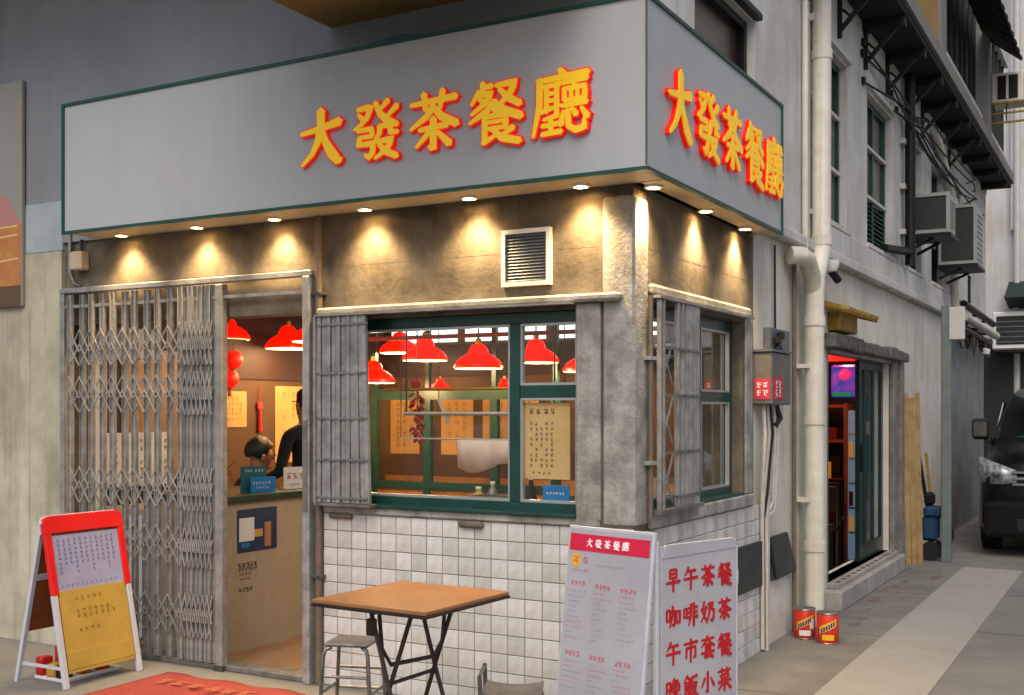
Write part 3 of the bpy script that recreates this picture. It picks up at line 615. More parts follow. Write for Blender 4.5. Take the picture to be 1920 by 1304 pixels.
# ================================================================ FOLDING GATE at the door
gt = thing('folding_gate', 'grey steel accordion gate partly drawn across the restaurant doorway', 'gate', (-3.0, -.045, 0))
GY = -.045
tk = MB(); tk.box(-4.03, GY - .022, 2.31, -1.94, GY + .022, 2.345, bev=.004); tk.build('top_track', 'gate_steel', gt)
B('top_rail', 'gate_steel', gt, -4.0, GY - .008, 2.215, -1.97, GY + .008, 2.235)
B('gate_post', 'gate_steel', gt, -1.995, GY - .03, .0, -1.945, GY + .03, 2.31, bev=.005)
B('gate_post', 'gate_steel', gt, -4.03, GY - .02, .0, -3.99, GY + .02, 2.31, bev=.004)
B('lock_plate', 'steel', gt, -1.985, GY - .038, .98, -1.955, GY - .0305, 1.5, bev=.002)
xs = [-3.93 + i * .098 for i in range(11)] + [-2.90 + i * .036 for i in range(7)]
pm = MB(); pm.box(-.02, -.006, .04, .02, .006, 2.30); pm.box(-.02, -.018, .04, -.016, -.006, 2.30); pm.box(.016, -.018, .04, .02, -.006, 2.30)
pmesh = pm.mesh('picket', 'gate_steel')
for i, x in enumerate(xs):
    o = link('picket', pmesh, gt); o.location = Vector((x, GY + (.004 if i % 2 else -.004), 0)) - gt.location; o.rotation_euler = (0, rnd.uniform(-.003, .003), 0)
B('leading_stile', 'gate_steel', gt, -2.66, GY - .025, .03, -2.605, GY + .025, 2.30, bev=.004)
B('bottom_foot', 'steel_dark', gt, -2.67, GY - .03, .0, -2.60, GY + .03, .03)
for zc in (2.0, 1.91, 1.70, 1.61, 1.12, 1.03, .78, .69, .36, .27):
    for i in range(len(xs) - 1):
        a, b = xs[i], xs[i + 1]; h = .07 if i < 10 else .085
        for sgn, dy in ((1, -.024), (-1, -.030)):
            MB().bar((a, GY + dy, zc - sgn * h), (b, GY + dy, zc + sgn * h), .010, .004, (0, 1, 0)).build('lattice_bar', 'gate_steel', gt)
# folded window grille, front
gr = thing('window_gate_folded', 'grey steel folding gate pushed together beside the front shop window', 'gate', (-1.69, -.07, 1.02))
xg = [-1.865 + i * .0335 for i in range(11)]
for i, x in enumerate(xg):
    lean = .03 * max(0, (i - 6)) / 4
    MB().bar((x + .0, -.075 + .006 * (i % 2), 1.04), (x - lean, -.075 + .006 * (i % 2), 2.075), .026, .022, (0, 1, 0)).build('picket', 'gate_steel', gr)
for z in (1.06, 1.27, 1.5, 1.75, 2.02): B('cross_strap', 'steel', gr, -1.88, -.092, z, -1.525, -.0875, z + .012)
B('top_track', 'gate_steel', gr, -1.89, -.10, 2.075, -.29, -.048, 2.084); B('bottom_track', 'steel', gr, -1.89, -.10, 1.02, -1.5, -.031, 1.036)
B('end_stile', 'gate_steel', gr, -1.895, -.10, 1.036, -1.88, -.035, 2.075)
# folded window grille, lane side
gs = thing('window_gate_folded', 'grey steel folding gate half open over the small lane side window', 'gate', (.05, .5, 1.0))
for i, y in enumerate((.19, .235, .43, .5, .56, .605, .645, .685, .725)):
    MB().box(.045, y, 1.05, .068, y + (.035 if i > 1 else .022), 2.11, bev=.003).build('picket', 'gate_steel', gs)
for z in (1.10, 1.33, 1.62, 1.86): MB().box(.069, .25, z, .074, .76, z + .014).build('cross_strap', 'steel', gs)
for zc in (1.20, 1.5, 1.8):
    for sgn, xx in ((1, .04), (-1, .035)): MB().bar((xx, .26, zc - sgn * .13), (xx, .44, zc + sgn * .13), .016, .004, (1, 0, 0)).build('lattice_bar', 'gate_steel', gs)
B('top_track', 'gate_steel', gs, .036, .17, 2.11, .075, 1.72, 2.124); B('bottom_track', 'steel', gs, .031, .17, 1.031, .08, .80, 1.05)
q = MB(); q.tube([(.032, .145, 1.0), (.032, .145, 2.12)], .014, 8); pp_ = thing('guide_pipe', 'thin vertical steel guide pipe on the pale corner pier', 'pipe', (.03, .145, 1.0)); q.build('pipe', 'pipe_brown', pp_, True)
for z in (1.28, 1.8): MB().box(.01, .11, z, .05, .19, z + .018).build('clip', 'bead', pp_)

# ================================================================ INTERIOR
def point(name, loc, energy, col=(1, .62, .3), r=.05):
    l = bpy.data.lights.new(name, 'POINT'); l.energy = energy; l.color = col; l.shadow_soft_size = r
    o = bpy.data.objects.new(name, l); sc.collection.objects.link(o); o.location = loc; return o
def make_pendant():
    t = thing('pendant_lamp', '', 'pendant lamp')
    # origin at the brim centre, dome above
    prof = [(.18, .0), (.182, .012), (.17, .04), (.145, .07), (.105, .095), (.078, .108), (.074, .13), (.062, .155), (.045, .175), (.02, .18)]
    sh = MB().lathe(prof, seg=28)
    sh.f = [f for f in sh.f if len(f) == 4]; sh.mi = sh.mi[:len(sh.f)]
    s = sh.build('lamp_shade', 'shade_red', t, True)
    i = MB().lathe([(r * .97, z - .004) for r, z in prof[:-1]], seg=24); i.f = [f for f in i.f if len(f) == 4]; i.mi = i.mi[:len(i.f)]; i.build('shade_lining', 'shade_inner', s, True)
    MB().lathe([(.0, .012), (.02, .018), (.03, .04), (.026, .06), (.012, .085), (.012, .15)], seg=14).build('bulb', 'lamp_glow', t, True)
    MB().lathe([(.022, .178), (.022, .215), (.008, .225)], seg=14).build('lamp_cap', 'gold', t, True)
    MB().tube([(0, 0, .22), (0, 0, .8)], .006, 6).build('lamp_cord', 'cord', t, True)
    return t
pend = make_pendant()
PEN = [  # px, py(brim), y plane, relation label
 (797, 676, 2.4, 'red dome pendant lamp beside the hanging firecracker string'),
 (897, 691, 2.1, 'red dome pendant lamp glowing above the pale towel'),
 (1005, 680, 2.7, 'red dome pendant lamp behind the small upper pane of the shop window'),
 (750, 662, 3.1, 'red dome pendant lamp half hidden behind the lamp by the firecrackers'),
 (700, 718, 2.5, 'low hung red dome pendant lamp beside the folded window gate'),
 (425, 637, 1.55, 'red dome pendant lamp over the counter next to the gate stile'),
 (540, 654, 1.9, 'red dome pendant lamp in the middle of the open doorway'),
 (592, 641, 1.6, 'red dome pendant lamp partly behind the steel door post'),
 (1098, 697, 3.0, 'red dome pendant lamp mostly hidden behind the window edge'),
]
for i, (px, py, y, lb) in enumerate(PEN):
    x, z = onY(px, py, y); o = pend if i == 0 else copy_tree(pend)
    o.location = (x, y, z); o['label'] = lb; o['group'] = 'red pendant lamps in the restaurant'
    k = (2.57 - z - .22) / .58
    for ch in [c for c in sc.objects if c.parent == o and c.name.startswith('lamp_cord')]: ch.scale = (1, 1, k); ch.location = (0, 0, .22 * (1 - k))
    point('pendant_bulb', (x, y, z - .03), 12)
x, z = onY(825, 730, 3.1)
t = copy_tree(pend); t.location = (x, 3.1, z); t.scale = (.5, .5, .5); t['label'] = 'small red dome lamp hanging low behind the counter rail'; t['group'] = 'red pendant lamps in the restaurant'
x, z = onY(946, 730, 3.2)
t = copy_tree(pend); t.location = (x, 3.2, z); t.scale = (.5, .5, .5); t['label'] = 'small red dome lamp next to the green window mullion'; t['group'] = 'red pendant lamps in the restaurant'
# red lanterns by the gate
for (px, py, lb) in ((438, 674, 'upper red paper lantern ornament hanging inside the doorway'), (431, 710, 'lower red paper lantern ornament hanging inside the doorway')):
    x, z = onY(px, py, 1.5)
    t = thing('paper_lantern', lb, 'lantern', (x, 1.5, z - .07), 'red lantern ornaments in the doorway')
    MB().lathe([(.03, .0), (.062, .03), (.075, .07), (.062, .11), (.03, .14)], (x, 1.5, z - .07), 14).build('lantern_body', 'lantern_red', t, True)
    MB().lathe([(.022, -.012), (.03, .0)], (x, 1.5, z - .07), 12).build('lantern_cap', 'gold', t, True)
    MB().tube([(x, 1.5, z + .07), (x, 1.5, 2.56)], .003, 5).build('lantern_string', 'cord', t)
    MB().tube([(x, 1.5, z - .08), (x, 1.5, z - .14)], [.012, .016], 8).build('tassel', 'gas_red', t)
# ceiling rail (red line) and roof beams
B('ceiling_beam', 'red_cloth', bld, -3.95, 2.2, 2.1, -.2, 2.24, 2.13)
for x in (-3.6, -2.6, -1.5): B('ceiling_beam', 'green_frame', bld, x, .16, 2.47, x + .06, 3.59, 2.56)
# serving counter behind the doorway
ct = thing('service_counter', 'pale panelled service counter with green top behind the doorway', 'counter', (-3.2, .6, .012))
B('front_panel', 'int_wall', ct, -2.90, .17, .012, -2.87, 1.1, .965); MATS_panel = M('counter_panel', '#a89c86', .55, var=.12, scale=4, streak=.12)
ct.children[0].data.materials[0] = MATS['counter_panel']
B('side_panel', 'counter_panel', ct, -3.5, .165, .012, -2.902, .19, .965); B('side_panel', 'counter_panel', ct, -3.5, 1.08, .012, -2.902, 1.1, .965)
B('counter_top', 'green_frame', ct, -3.52, .16, .966, -2.84, 1.14, 1.01, bev=.006)
frc = plane_frame((-2.8695, 0, 0), (0, 1, 0), (0, 0, 1))
bp = thing('counter_poster', 'dark blue photo poster on the counter front with faint lettering beneath', 'poster', (-2.869, .53, .62))
pbox(MB(), frc, .345, .64, .72, .915, 0, .003).build('poster_sheet', 'blue_poster', bp)
pbox(MB(), frc, .36, .71, .50, .86, .003, .0045).build('printed_photo', 'paper_white', bp); pbox(MB(), frc, .60, .66, .66, .82, .003, .0045).build('printed_photo', 'skin', bp)
pbox(MB(), frc, .50, .73, .58, .78, .003, .0047).build('printed_photo', 'poster_tan', bp); pbox(MB(), frc, .38, .67, .46, .70, .003, .0046).build('printed_photo', 'blue_card', bp)
q = MB()
for r_, n_, s_ in ((.56, 5, .035), (.53, 6, .028), (.50, 6, .018), (.47, 7, .015), (.40, 4, .034)):
    for i in range(n_): scribble(q, frc, .37 + i * s_ * 1.05, r_, s_, z=.001)
q.build('lettering', 'ink', bp)
# cards and flowers on the counter
def card(name, label, cat, fr, wd, ht, mat, marks=None, mm='ink_red', tilt=0):
    t = thing(name, label, cat, fr[1]); pbox(MB(), fr, -wd / 2, 0, wd / 2, ht, -.004, 0, bev=.001).build('sheet', mat, t)
    pbox(MB(), (fr[0], fr[1]), -wd / 2 * .6, 0, wd / 2 * .6, .012, -.06, -.0045).build('foot', 'steel_dark', t)
    if marks:
        q = MB()
        for (x, y, s, n) in marks:
            for i in range(n): scribble(q, fr, x + i * s * 1.15, y, s)
        q.build('lettering', mm, t)
    return t
fr = plane_frame((-2.93, .66, 1.0105), (.3, .95, 0), (0, 0, 1)); card('counter_card', 'small teal and blue acrylic card standing on the green counter top', 'card', fr, .19, .10, 'blue_card', [(-.07, .06, .02, 6), (-.05, .03, .015, 6)], 'paper_white')
fr = plane_frame((-2.99, .63, 1.0105), (.3, .95, 0), (0, 0, 1)); card('counter_card', 'dark teal acrylic card behind the blue card on the counter', 'card', fr, .19, .17, 'teal_card', [(-.06, .14, .018, 3), (.02, .14, .02, 3)], 'paper_white')
fr = plane_frame((-2.95, 1.0, 1.0105), (.25, .97, 0), (0, 0, 1)); card('counter_card', 'small white notice with red lettering on the green counter top', 'card', fr, .18, .15, 'paper_white', [(-.05, .09, .045, 3), (-.04, .03, .02, 4)], 'ink_red')
fl = thing('flower_arrangement', 'orange artificial flowers in a pot on the counter beside the gate', 'flowers', (-3.05, .30, 1.0105))
MB().lathe([(.035, 0), (.05, .05), (.048, .09)], (-3.05, .30, 1.0105), 14).build('pot', 'gold', fl, True)
rf = random.Random(21)
for k in range(26):
    c = Vector((-3.05 + rf.gauss(0, .06), .30 + rf.gauss(0, .06), 1.12 + rf.uniform(-.02, .22))); q = MB(); rr_ = rf.uniform(.018, .035)
    for j in range(5):
        a = j * 1.257 + rf.random(); d = Vector((math.cos(a), math.sin(a), rf.uniform(-.2, .7))).normalized() * rr_; sd = d.cross(Vector((0, 0, 1))) * .5
        q.add([c, c + d * .6 + sd, c + d, c + d * .6 - sd], [(0, 1, 2, 3)])
    q.build('petals' if k % 3 else 'leaf', 'flower' if k % 3 else 'leaf', fl)
for k in range(9): MB().tube([(-3.05, .30, 1.05), (-3.05 + rf.gauss(0, .05), .30 + rf.gauss(0, .05), 1.16 + rf.uniform(0, .12))], .003, 5).build('stem', 'leaf', fl)
sc_ = thing('storage_cabinet', 'pale low storage cabinet standing behind the folding gate', 'cabinet', (-3.78, .4, .012)); B('carcass', 'counter_panel', sc_, -3.99, .22, .012, -3.56, .62, .90, bev=.006)
for i in range(2): B('cabinet_door', 'paper_white', sc_, -3.985 + i * .215, .205, .06, -3.78 + i * .215, .2195, .86); B('door_knob', 'black_metal', sc_, -3.80 + i * .04, .19, .5, -3.785 + i * .04, .2045, .56)
# left wall pieces seen through the gate and doorway
LX = -4.034
frl = plane_frame((-4.048, 0, 0), (0, 1, 0), (0, 0, 1))
wp = MB()
for i in range(9): B('wood_board', 'wood_panel', bld, -4.049, .50 + i * .105, 1.05, -4.02 - .004 * (i % 2), .60 + i * .105, 1.98)
tag(MB().box(-4.02, .18, 1.90, -3.72, .50, 2.10, bev=.01).build('air_conditioner', 'paper_white'), 'white boxed air conditioner high on the wall behind the gate', 'air conditioner')
pbx = MB().box(-4.049, .16, .0, -4.0, .30, 1.9); pbx.build('wall_pier', 'paper_white', bld)
def wall_notice(label, y0, y1, z0, z1, mat, marks, mm, x=-4.049, cat='poster'):
    t = thing('wall_poster', label, cat, (x, (y0 + y1) / 2, z0)); fr = plane_frame((x + .006, 0, 0), (0, 1, 0), (0, 0, 1))
    MB().box(x, y0, z0, x + .006, y1, z1).build('sheet', mat, t)
    q = MB(); rows, cols, s = marks
    for r_ in range(rows):
        for c_ in range(cols):
            if rnd.random() < .85: scribble(q, fr, y0 + .05 + (y1 - y0 - .1) * (c_ + .5) / cols, z0 + .04 + (z1 - z0 - .08) * (r_ + .5) / rows, s, n=4)
    q.build('lettering', mm, t); return t
wall_notice('white paper menu sheet on the wall behind the gate lattice', .30, .92, 1.02, 1.395, 'paper_white', (6, 7, .035), 'ink', x=-4.014)
wall_notice('tan poster on the wall beside the hanging lanterns', 1.45, 1.72, 1.42, 1.70, 'poster_tan', (5, 4, .03), 'ink_olive')
wall_notice('large tan menu poster on the wall behind the standing person', 2.06, 2.85, 1.12, 1.75, 'poster_tan', (9, 6, .045), 'ink_olive')
th_ = thing('knot_ornament', 'thin red knot ornament hanging on the wall between two tan posters', 'ornament', (-4.03, 1.86, 1.38))
MB().tube([(-4.03, 1.86, 1.75), (-4.03, 1.86, 1.62)], .004, 5).build('cord', 'gas_red', th_); MB().box(-4.045, 1.83, 1.55, -4.02, 1.89, 1.62, bev=.01).build('knot', 'gas_red', th_)
MB().tube([(-4.03, 1.86, 1.55), (-4.03, 1.86, 1.38)], [.012, .022], 8).build('tassel', 'gas_red', th_)
def back_notice(label, x0, x1, z0, z1, marks):
    t = thing('wall_poster', label, 'poster', ((x0 + x1) / 2, 3.6, z0)); fr = plane_frame((0, 3.593, 0), (1, 0, 0), (0, 0, 1))
    MB().box(x0, 3.593, z0, x1, 3.5995, z1).build('sheet', 'poster_tan', t); q = MB(); rows, cols, s = marks
    for r_ in range(rows):
        for c_ in range(cols):
            if rnd.random() < .8: scribble(q, fr, x0 + .05 + (x1 - x0 - .1) * (c_ + .5) / cols, z0 + .05 + (z1 - z0 - .1) * (r_ + .5) / rows, s, n=4)
    q.build('lettering', 'ink_olive', t)
back_notice('tall tan menu poster on the back wall left of the green partition post', -3.98, -3.66, 1.15, 1.68, (8, 3, .05))
back_notice('middle tan menu poster on the back wall behind the white strap', -3.42, -3.08, 1.15, 1.68, (8, 3, .05))
back_notice('wide tan menu poster on the back wall above the pale towel', -2.98, -2.42, 1.22, 1.72, (7, 5, .05))
wall_dado = MB().box(-4.03, 3.57, .0, -.16, 3.59, .95); wall_dado.build('wood_dado', 'wood_panel', bld)
# green partition inside
pt = thing('glazed_partition', 'dark green framed glass partition standing inside behind the shop window', 'partition', (-2.8, 2.95, .012))
PT = 2.95; pxs = [onY(p, 735, PT)[0] for p in (700, 800, 925, 1040)]
for x in pxs: B('post', 'green_frame', pt, x - .035, PT, .012, x + .035, PT + .05, 1.70); B('post', 'green_frame', pt, x - .02, PT + .005, 1.701, x + .02, PT + .045, 2.5)
B('transom', 'green_frame', pt, pxs[0], PT - .002, 1.64, pxs[-1], PT + .052, 1.735); B('bottom_rail', 'green_frame', pt, pxs[0], PT - .003, .88, pxs[-1], PT + .09, .94)
for a, b in zip(pxs, pxs[1:]): B('glass_pane', 'pane', pt, a + .035, PT + .022, .94, b - .035, PT + .026, 1.64)
B('lower_panel', 'wood_panel', pt, pxs[0], PT + .01, .012, pxs[-1], PT + .04, .88)
# window counter, rails, goods
B('window_counter', 'wood_panel', bld, -1.80, .152, .93, -.262, .55, .985)
rl_ = thing('towel_rail', 'long white rail with pale towel hung inside the shop window', 'rail', (-1.5, .72, 1.3))
za = onY(850, 776, .7)[1]; x0_, x1_ = onY(757, 776, .7)[0], onY(960, 776, .7)[0] + .3
MB().tube([(x0_, .7, za), (x1_, .7, za)], .011, 8).build('rail_bar', 'rail_white', rl_, True)
for x in (x0_ + .02, x1_ - .02): MB().tube([(x, .7, za), (x, .7, 2.56)], .005, 6).build('hanger', 'cord', rl_)
zb = onY(850, 730, .7)[1]; MB().tube([(onY(715, 730, .7)[0], .72, zb), (x1_, .72, zb)], .009, 8).build('rail_bar', 'gold', rl_, True)
tw_ = MB(); a, b = onY(857, 825, .62), onY(975, 880, .62); n = 14
for i in range(n + 1):
    x = a[0] + (b[0] + .08 - a[0]) * i / n; yy = .62 + .012 * math.sin(i * 1.3); drop = .0 + .03 * math.sin(i * .5)
    tw_.v += [(x, yy, a[1]), (x, yy + .004 * math.cos(i), (a[1] + b[1]) / 2), (x, yy + .012 * math.sin(i * 1.9 + 1), b[1] - drop)]
tw_.f = [(i * 3 + j, i * 3 + j + 1, i * 3 + j + 4, i * 3 + j + 3) for i in range(n) for j in range(2)]; tw_.mi = [0] * len(tw_.f)
towel = tw_.build('towel', 'towel', None, True); md = towel.modifiers.new('s', 'SOLIDIFY'); md.thickness = .006
tag(towel, 'pale pink towel hanging inside the shop window below the red lamps', 'towel')
tb = thing('towel_bar', 'thin wire the pale pink towel hangs from inside the shop window', 'rail', (-1.4, .62, 1.3)); MB().tube([(onY(750, 868, .62)[0], .63, a[1] + .004), (b[0] + .3, .63, a[1] + .004)], .005, 6).build('wire', 'rail_white', tb)
for x in (onY(750, 868, .62)[0], b[0] + .28): MB().tube([(x, .63, a[1]), (x, .63, 2.56)], .003, 5).build('hanger', 'cord', tb)
fc = thing('firecracker_string', 'string of red firecrackers hanging inside the shop window', 'ornament', (*onY(780, 830, .8)[:1], .8, onY(780, 830, .8)[1]))
fx, fzb = onY(782, 828, .8); fzt = onY(782, 732, .8)[1]; rk = random.Random(4)
MB().tube([(fx, .8, fzb), (fx, .8, 2.56)], .004, 5).build('string', 'cord', fc); MB().lathe([(.0, -.03), (.03, -.02), (.035, .01), (.0, .03)], (fx - .01, .8, fzt + .04), 12).build('bead', 'firecracker', fc, True)
for k in range(36):
    z = fzb + (fzt - fzb) * k / 36; a_ = rk.uniform(0, 6.28); p = Vector((fx + .016 * math.cos(a_), .8 + .016 * math.sin(a_), z)); q_ = p + Vector((.034 * math.cos(a_), .034 * math.sin(a_), -.022)); MB().tube([p, q_], .009, 6).build('firecracker', 'firecracker', fc)
sx, sz = onY(826, 748, .8); ex, ez = onY(840, 795, .8)
tag(MB().bar((sx, .78, sz), (ex, .8, ez), .022, .006, (0, 1, 0)).build('paper_strip', 'paper_white'), 'slanting white paper strip hanging beside the firecracker string', 'strip')
MB().tube([(sx, .78, sz), (sx, .78, 2.56)], .003, 5).build('hanging_thread', 'cord', bld)
ft = thing('added_fill_light', 'added white fill light batten on the ceiling just inside the shop window', 'light', (-1.1, .42, 2.5))  # tube and its point lights added to brighten the towel and menu
B('batten', 'rail_white', ft, -1.75, .38, 2.53, -.45, .46, 2.56); MB().tube([(-1.72, .42, 2.515), (-.48, .42, 2.515)], .014, 10).build('tube', 'pale_glow', ft, True)
for x in (-1.5, -.7): point('added_fill_glow', (x, .42, 2.48), 16, (1, .93, .8), .1)
# menu and blue sign behind the right pane
mn = thing('window_menu', 'tan paper menu with rows of characters taped behind the right window pane', 'menu', (-.53, .075, 1.19))
MB().box(-.655, .102, 1.195, -.392, .106, 1.588).build('sheet', 'paper_menu', mn); frm = plane_frame((0, .102, 0), (1, 0, 0), (0, 0, 1))
q = MB()
for i in range(4): scribble(q, frm, -.615 + i * .042, 1.545, .03, z=.001, n=6)
for r_ in range(9):
    for c_ in range(5):
        if rnd.random() < .8: scribble(q, frm, -.615 + c_ * .03, 1.48 - r_ * .027, .02, z=.001, n=4)
for c_ in range(4): scribble(q, frm, -.60 + c_ * .03, 1.225, .018, z=.001, n=4)
q.build('lettering', 'ink', mn)
bs_ = thing('window_sign', 'small bright blue sign at the foot of the right window pane', 'sign', (-.47, .075, 1.08)); MB().box(-.55, .102, 1.08, -.395, .108, 1.165, bev=.002).build('sheet', 'blue_card', bs_)
q = MB(); [scribble(q, plane_frame((0, .102, 0), (1, 0, 0), (0, 0, 1)), -.52 + i * .018, 1.122, .016, z=.001, n=4) for i in range(6)]; q.build('lettering', 'ink_white', bs_)
# trays and containers on the window counter
for (x, y, wd, h, m, lb) in ((-.98, .36, .28, .09, 'steel', 'steel food tray on the window counter beside the mullion'), (-1.35, .40, .24, .04, 'timber', 'wooden board on the window counter'), (-.50, .38, .2, .1, 'steel', 'steel tub on the window counter behind the blue sign')):
    t = thing('food_tray', lb, 'tray', (x, y, .985)); q = MB(); q.box(x - wd / 2, y - .09, .985, x + wd / 2, y + .09, .985 + h * .3, bev=.004); q.build('tray_body', m, t)
    for (a0, b0, a1, b1) in ((-wd / 2, -.09, wd / 2, -.08), (-wd / 2, .08, wd / 2, .09), (-wd / 2, -.08, -wd / 2 + .01, .08), (wd / 2 - .01, -.08, wd / 2, .08)): B('tray_side', m, t, x + a0, y + b0, .985 + h * .3, x + a1, y + b1, .985 + h)
for i, (x, y, h, m, lb) in enumerate(((-1.15, .46, .13, 'paper_yellow', 'yellow canister on the window counter beside the wooden board'), (-.80, .44, .2, 'board_green', 'dark bottle on the window counter behind the mullion'), (-1.08, .5, .16, 'steel', 'steel pot behind the yellow canister on the window counter'))):
    t = thing('counter_bottle', lb, 'bottle', (x, y, .985)); r_ = .032 if h > .14 else .04
    MB().lathe([(r_ * .9, 0), (r_, .01), (r_, h * .6), (r_ * .45, h * .78), (r_ * .4, h * .9)], (x, y, .985), 14).build('bottle_body', m, t, True); MB().lathe([(r_ * .45, h * .9), (r_ * .45, h), (.0, h)], (x, y, .985), 12).build('bottle_cap', 'lamp_trim', t, True)
# small wall fan seen through the lane window
fn = thing('wall_fan', 'black and white striped wall fan seen through the lane side window', 'fan', (-.45, 1.62, 1.84))
for i in range(5): MB().lathe([(.03, 0), (.085 - .008 * i, .006), (.085 - .008 * i, .022), (.03, .028)], (-.45 - .01 * i, 1.62 + .01 * i, 1.98 - i * .034), 18).build('fan_ring', 'rail_white' if i % 2 else 'black_metal', fn, True)
MB().tube([(-.45, 1.62, 2.0), (-.45, 1.62, 2.56)], .012, 8).build('fan_stem', 'black_metal', fn)
for i in range(5):
    t = thing('bowl_stack', 'stack of pale bowls on the lane window counter', 'bowls', (-.38, .95, .985)) if i == 0 else t
    MB().lathe([(.04, 0), (.085, .045), (.082, .045), (.036, .008)], (-.38, .95, .985 + i * .022), 18).build('bowl', 'paper_white', t, True)
tag(MB().lathe([(.05, 0), (.052, .1), (.03, .14), (.03, .16), (.0, .16)], (-.38, 1.25, .985), 16).build('jar', 'poster_tan', None, True), 'tan jar standing on the lane window counter', 'jar')
wc = MB().box(-.6, .56, .93, -.262, 1.7, .985); wc.build('window_counter', 'wood_panel', bld)

# ---------------------------------------------------------------- people
def make_person(name, label, loc, rotz, scale, seated, hat=False):
    t = thing(name, label, 'person')
    V, E, Rr = [], [], []
    def v(p, r, prev=None):
        V.append(p); Rr.append(r); i = len(V) - 1
        if prev is not None: E.append((prev, i))
        return i
    hz = .92 if not seated else .47                     # pelvis height
    pel = v((0, 0, hz), (.15, .11)); wst = v((0, 0, hz + .17), (.135, .10), pel); chs = v((0, .005, hz + .36), (.165, .115), wst)
    up = v((0, .005, hz + .47), (.13, .09), chs); nk = v((0, -.005, hz + .555), (.052, .056), up); jaw = v((0, -.03, hz + .62), (.066, .072), nk); hd_ = v((0, -.02, hz + .70), (.078, .092), jaw); tp_ = v((0, -.01, hz + .765), (.055, .068), hd_)
    arms = []
    for s in (-1, 1):
        sh = v((s * .19, .005, hz + .455), .056, up); el = v((s * .245, -.02, hz + .19), .042, sh)
        wr = v((s * .21, -.24, hz + .13), .03, el); pm_ = v((s * .2, -.31, hz + .12), (.04, .02), wr)
        for k in range(4): f1 = v((s * (.172 + .019 * k), -.365 - .006 * (k in (1, 2)), hz + .105), .009, pm_); v((s * (.174 + .019 * k), -.40 - .008 * (k in (1, 2)), hz + .08), .0075, f1)
        th1 = v((s * .165, -.325, hz + .11), .011, pm_); v((s * .155, -.355, hz + .09), .009, th1)
        if not seated:
            hp = v((s * .09, 0, hz - .08), .092, pel); kn = v((s * .095, -.02, hz - .44), .06, hp); an = v((s * .1, .01, .10), .04, kn); hl = v((s * .1, -.02, .045), .042, an); v((s * .11, -.15, .035), (.042, .03), hl)
        else:
            hp = v((s * .1, -.08, hz - .02), .09, pel); kn = v((s * .12, -.42, hz - .0), .064, hp); an = v((s * .12, -.40, .10), .042, kn); hl = v((s * .12, -.42, .045), .042, an); v((s * .12, -.55, .035), (.042, .03), hl)
    me = skin_mesh('body', V, E, Rr, 2, 0)
    for m in ('skin', 'black_cloth', 'jeans'): me.materials.append(MATS[m])
    for p in me.polygons:
        p.use_smooth = True; c = p.center
        far = c.y < -.215 if abs(c.x) > .13 and c.z > hz else False
        p.material_index = 0 if (c.z > hz + .53 or (far and c.z > hz + .05)) else (1 if c.z > hz + .0 else 2)
        if c.z < .09: p.material_index = 1
    b = link('body', me, t)
    hc = Vector((0, -.012, hz + .715))
    h = MB()
    vs, fs, n, mseg = [], [], 9, 18
    for i in range(n):
        a = math.pi * .02 + i * math.pi * .64 / (n - 1)
        for k in range(mseg):
            p = 2 * math.pi * k / mseg; low = .0
            if math.sin(p) < -.35: low = min(1., max(0, (a - .95)) * 1.5)     # fringe stops above the face
            rr_ = 1 - .25 * low
            vs.append((hc.x + .090 * math.sin(a) * math.cos(p) * rr_, hc.y + .107 * math.sin(a) * math.sin(p) * rr_ + .01, hc.z + .105 * math.cos(a) + .045 * low + .007 * math.sin(5 * p + i) + .004 * math.sin(11 * p + 2.3 * i)))
    for i in range(n - 1):
        for k in range(mseg): fs.append((i * mseg + k, i * mseg + (k + 1) % mseg, (i + 1) * mseg + (k + 1) % mseg, (i + 1) * mseg + k))
    fs.append(tuple(range(mseg))); h.add(vs, fs); ho = h.build('hair', 'hair', t, True); ho.modifiers.new('s', 'SUBSURF').levels = 1
    for s in (-1, 1):
        MB().lathe([(.0, -.005), (.009, -.003), (.009, .003), (.0, .005)], (s * .032, -.094, hz + .685), 10).build('eye', 'eye', t, True)
        MB().lathe([(.0, -.03), (.012, -.02), (.016, .012), (.0, .03)], (s * .083, -.012, hz + .675), 10).build('ear', 'skin', t, True)
        MB().box(s * .032 - .018, -.112, hz + .705, s * .032 + .018, -.098, hz + .711).build('eyebrow', 'hair', t)
    MB().add([(0, -.10, hz + .692), (-.015, -.098, hz + .645), (.015, -.098, hz + .645), (0, -.13, hz + .648)], [(0, 1, 3), (0, 3, 2), (1, 2, 3), (0, 2, 1)]).build('nose', 'skin', t)
    MB().box(-.022, -.108, hz + .613, .022, -.095, hz + .622, bev=.003).build('mouth', 'lip', t)
    t.location = loc; t.rotation_euler = (0, 0, rotz); t.scale = (scale,) * 3
    return t
make_person('person', 'person with short black hair seated low behind the service counter', (-3.635, 1.03, .012), R(150), 1.07, True).rotation_euler = (R(12), 0, R(150))
stl = thing('counter_stool', 'dark round stool under the person seated behind the counter', 'stool', (-3.635, 1.03, .012))
MB().lathe([(.16, .36), (.17, .37), (.17, .39), (.0, .395)], (-3.635, 1.03, .012), 18).build('seat', 'chair_dark', stl, True)
for a in range(4): MB().tube([(-3.635 + .1 * math.cos(a * 1.571 + .7), 1.03 + .1 * math.sin(a * 1.571 + .7), .37), (-3.635 + .16 * math.cos(a * 1.571 + .7), 1.03 + .16 * math.sin(a * 1.571 + .7), .012)], .012, 8).build('leg', 'steel_dark', stl)
make_person('person', 'person in black clothes standing inside the doorway by the steel post', (onY(577, 795, 1.42)[0], 1.42, .012), R(-100), .985, False)

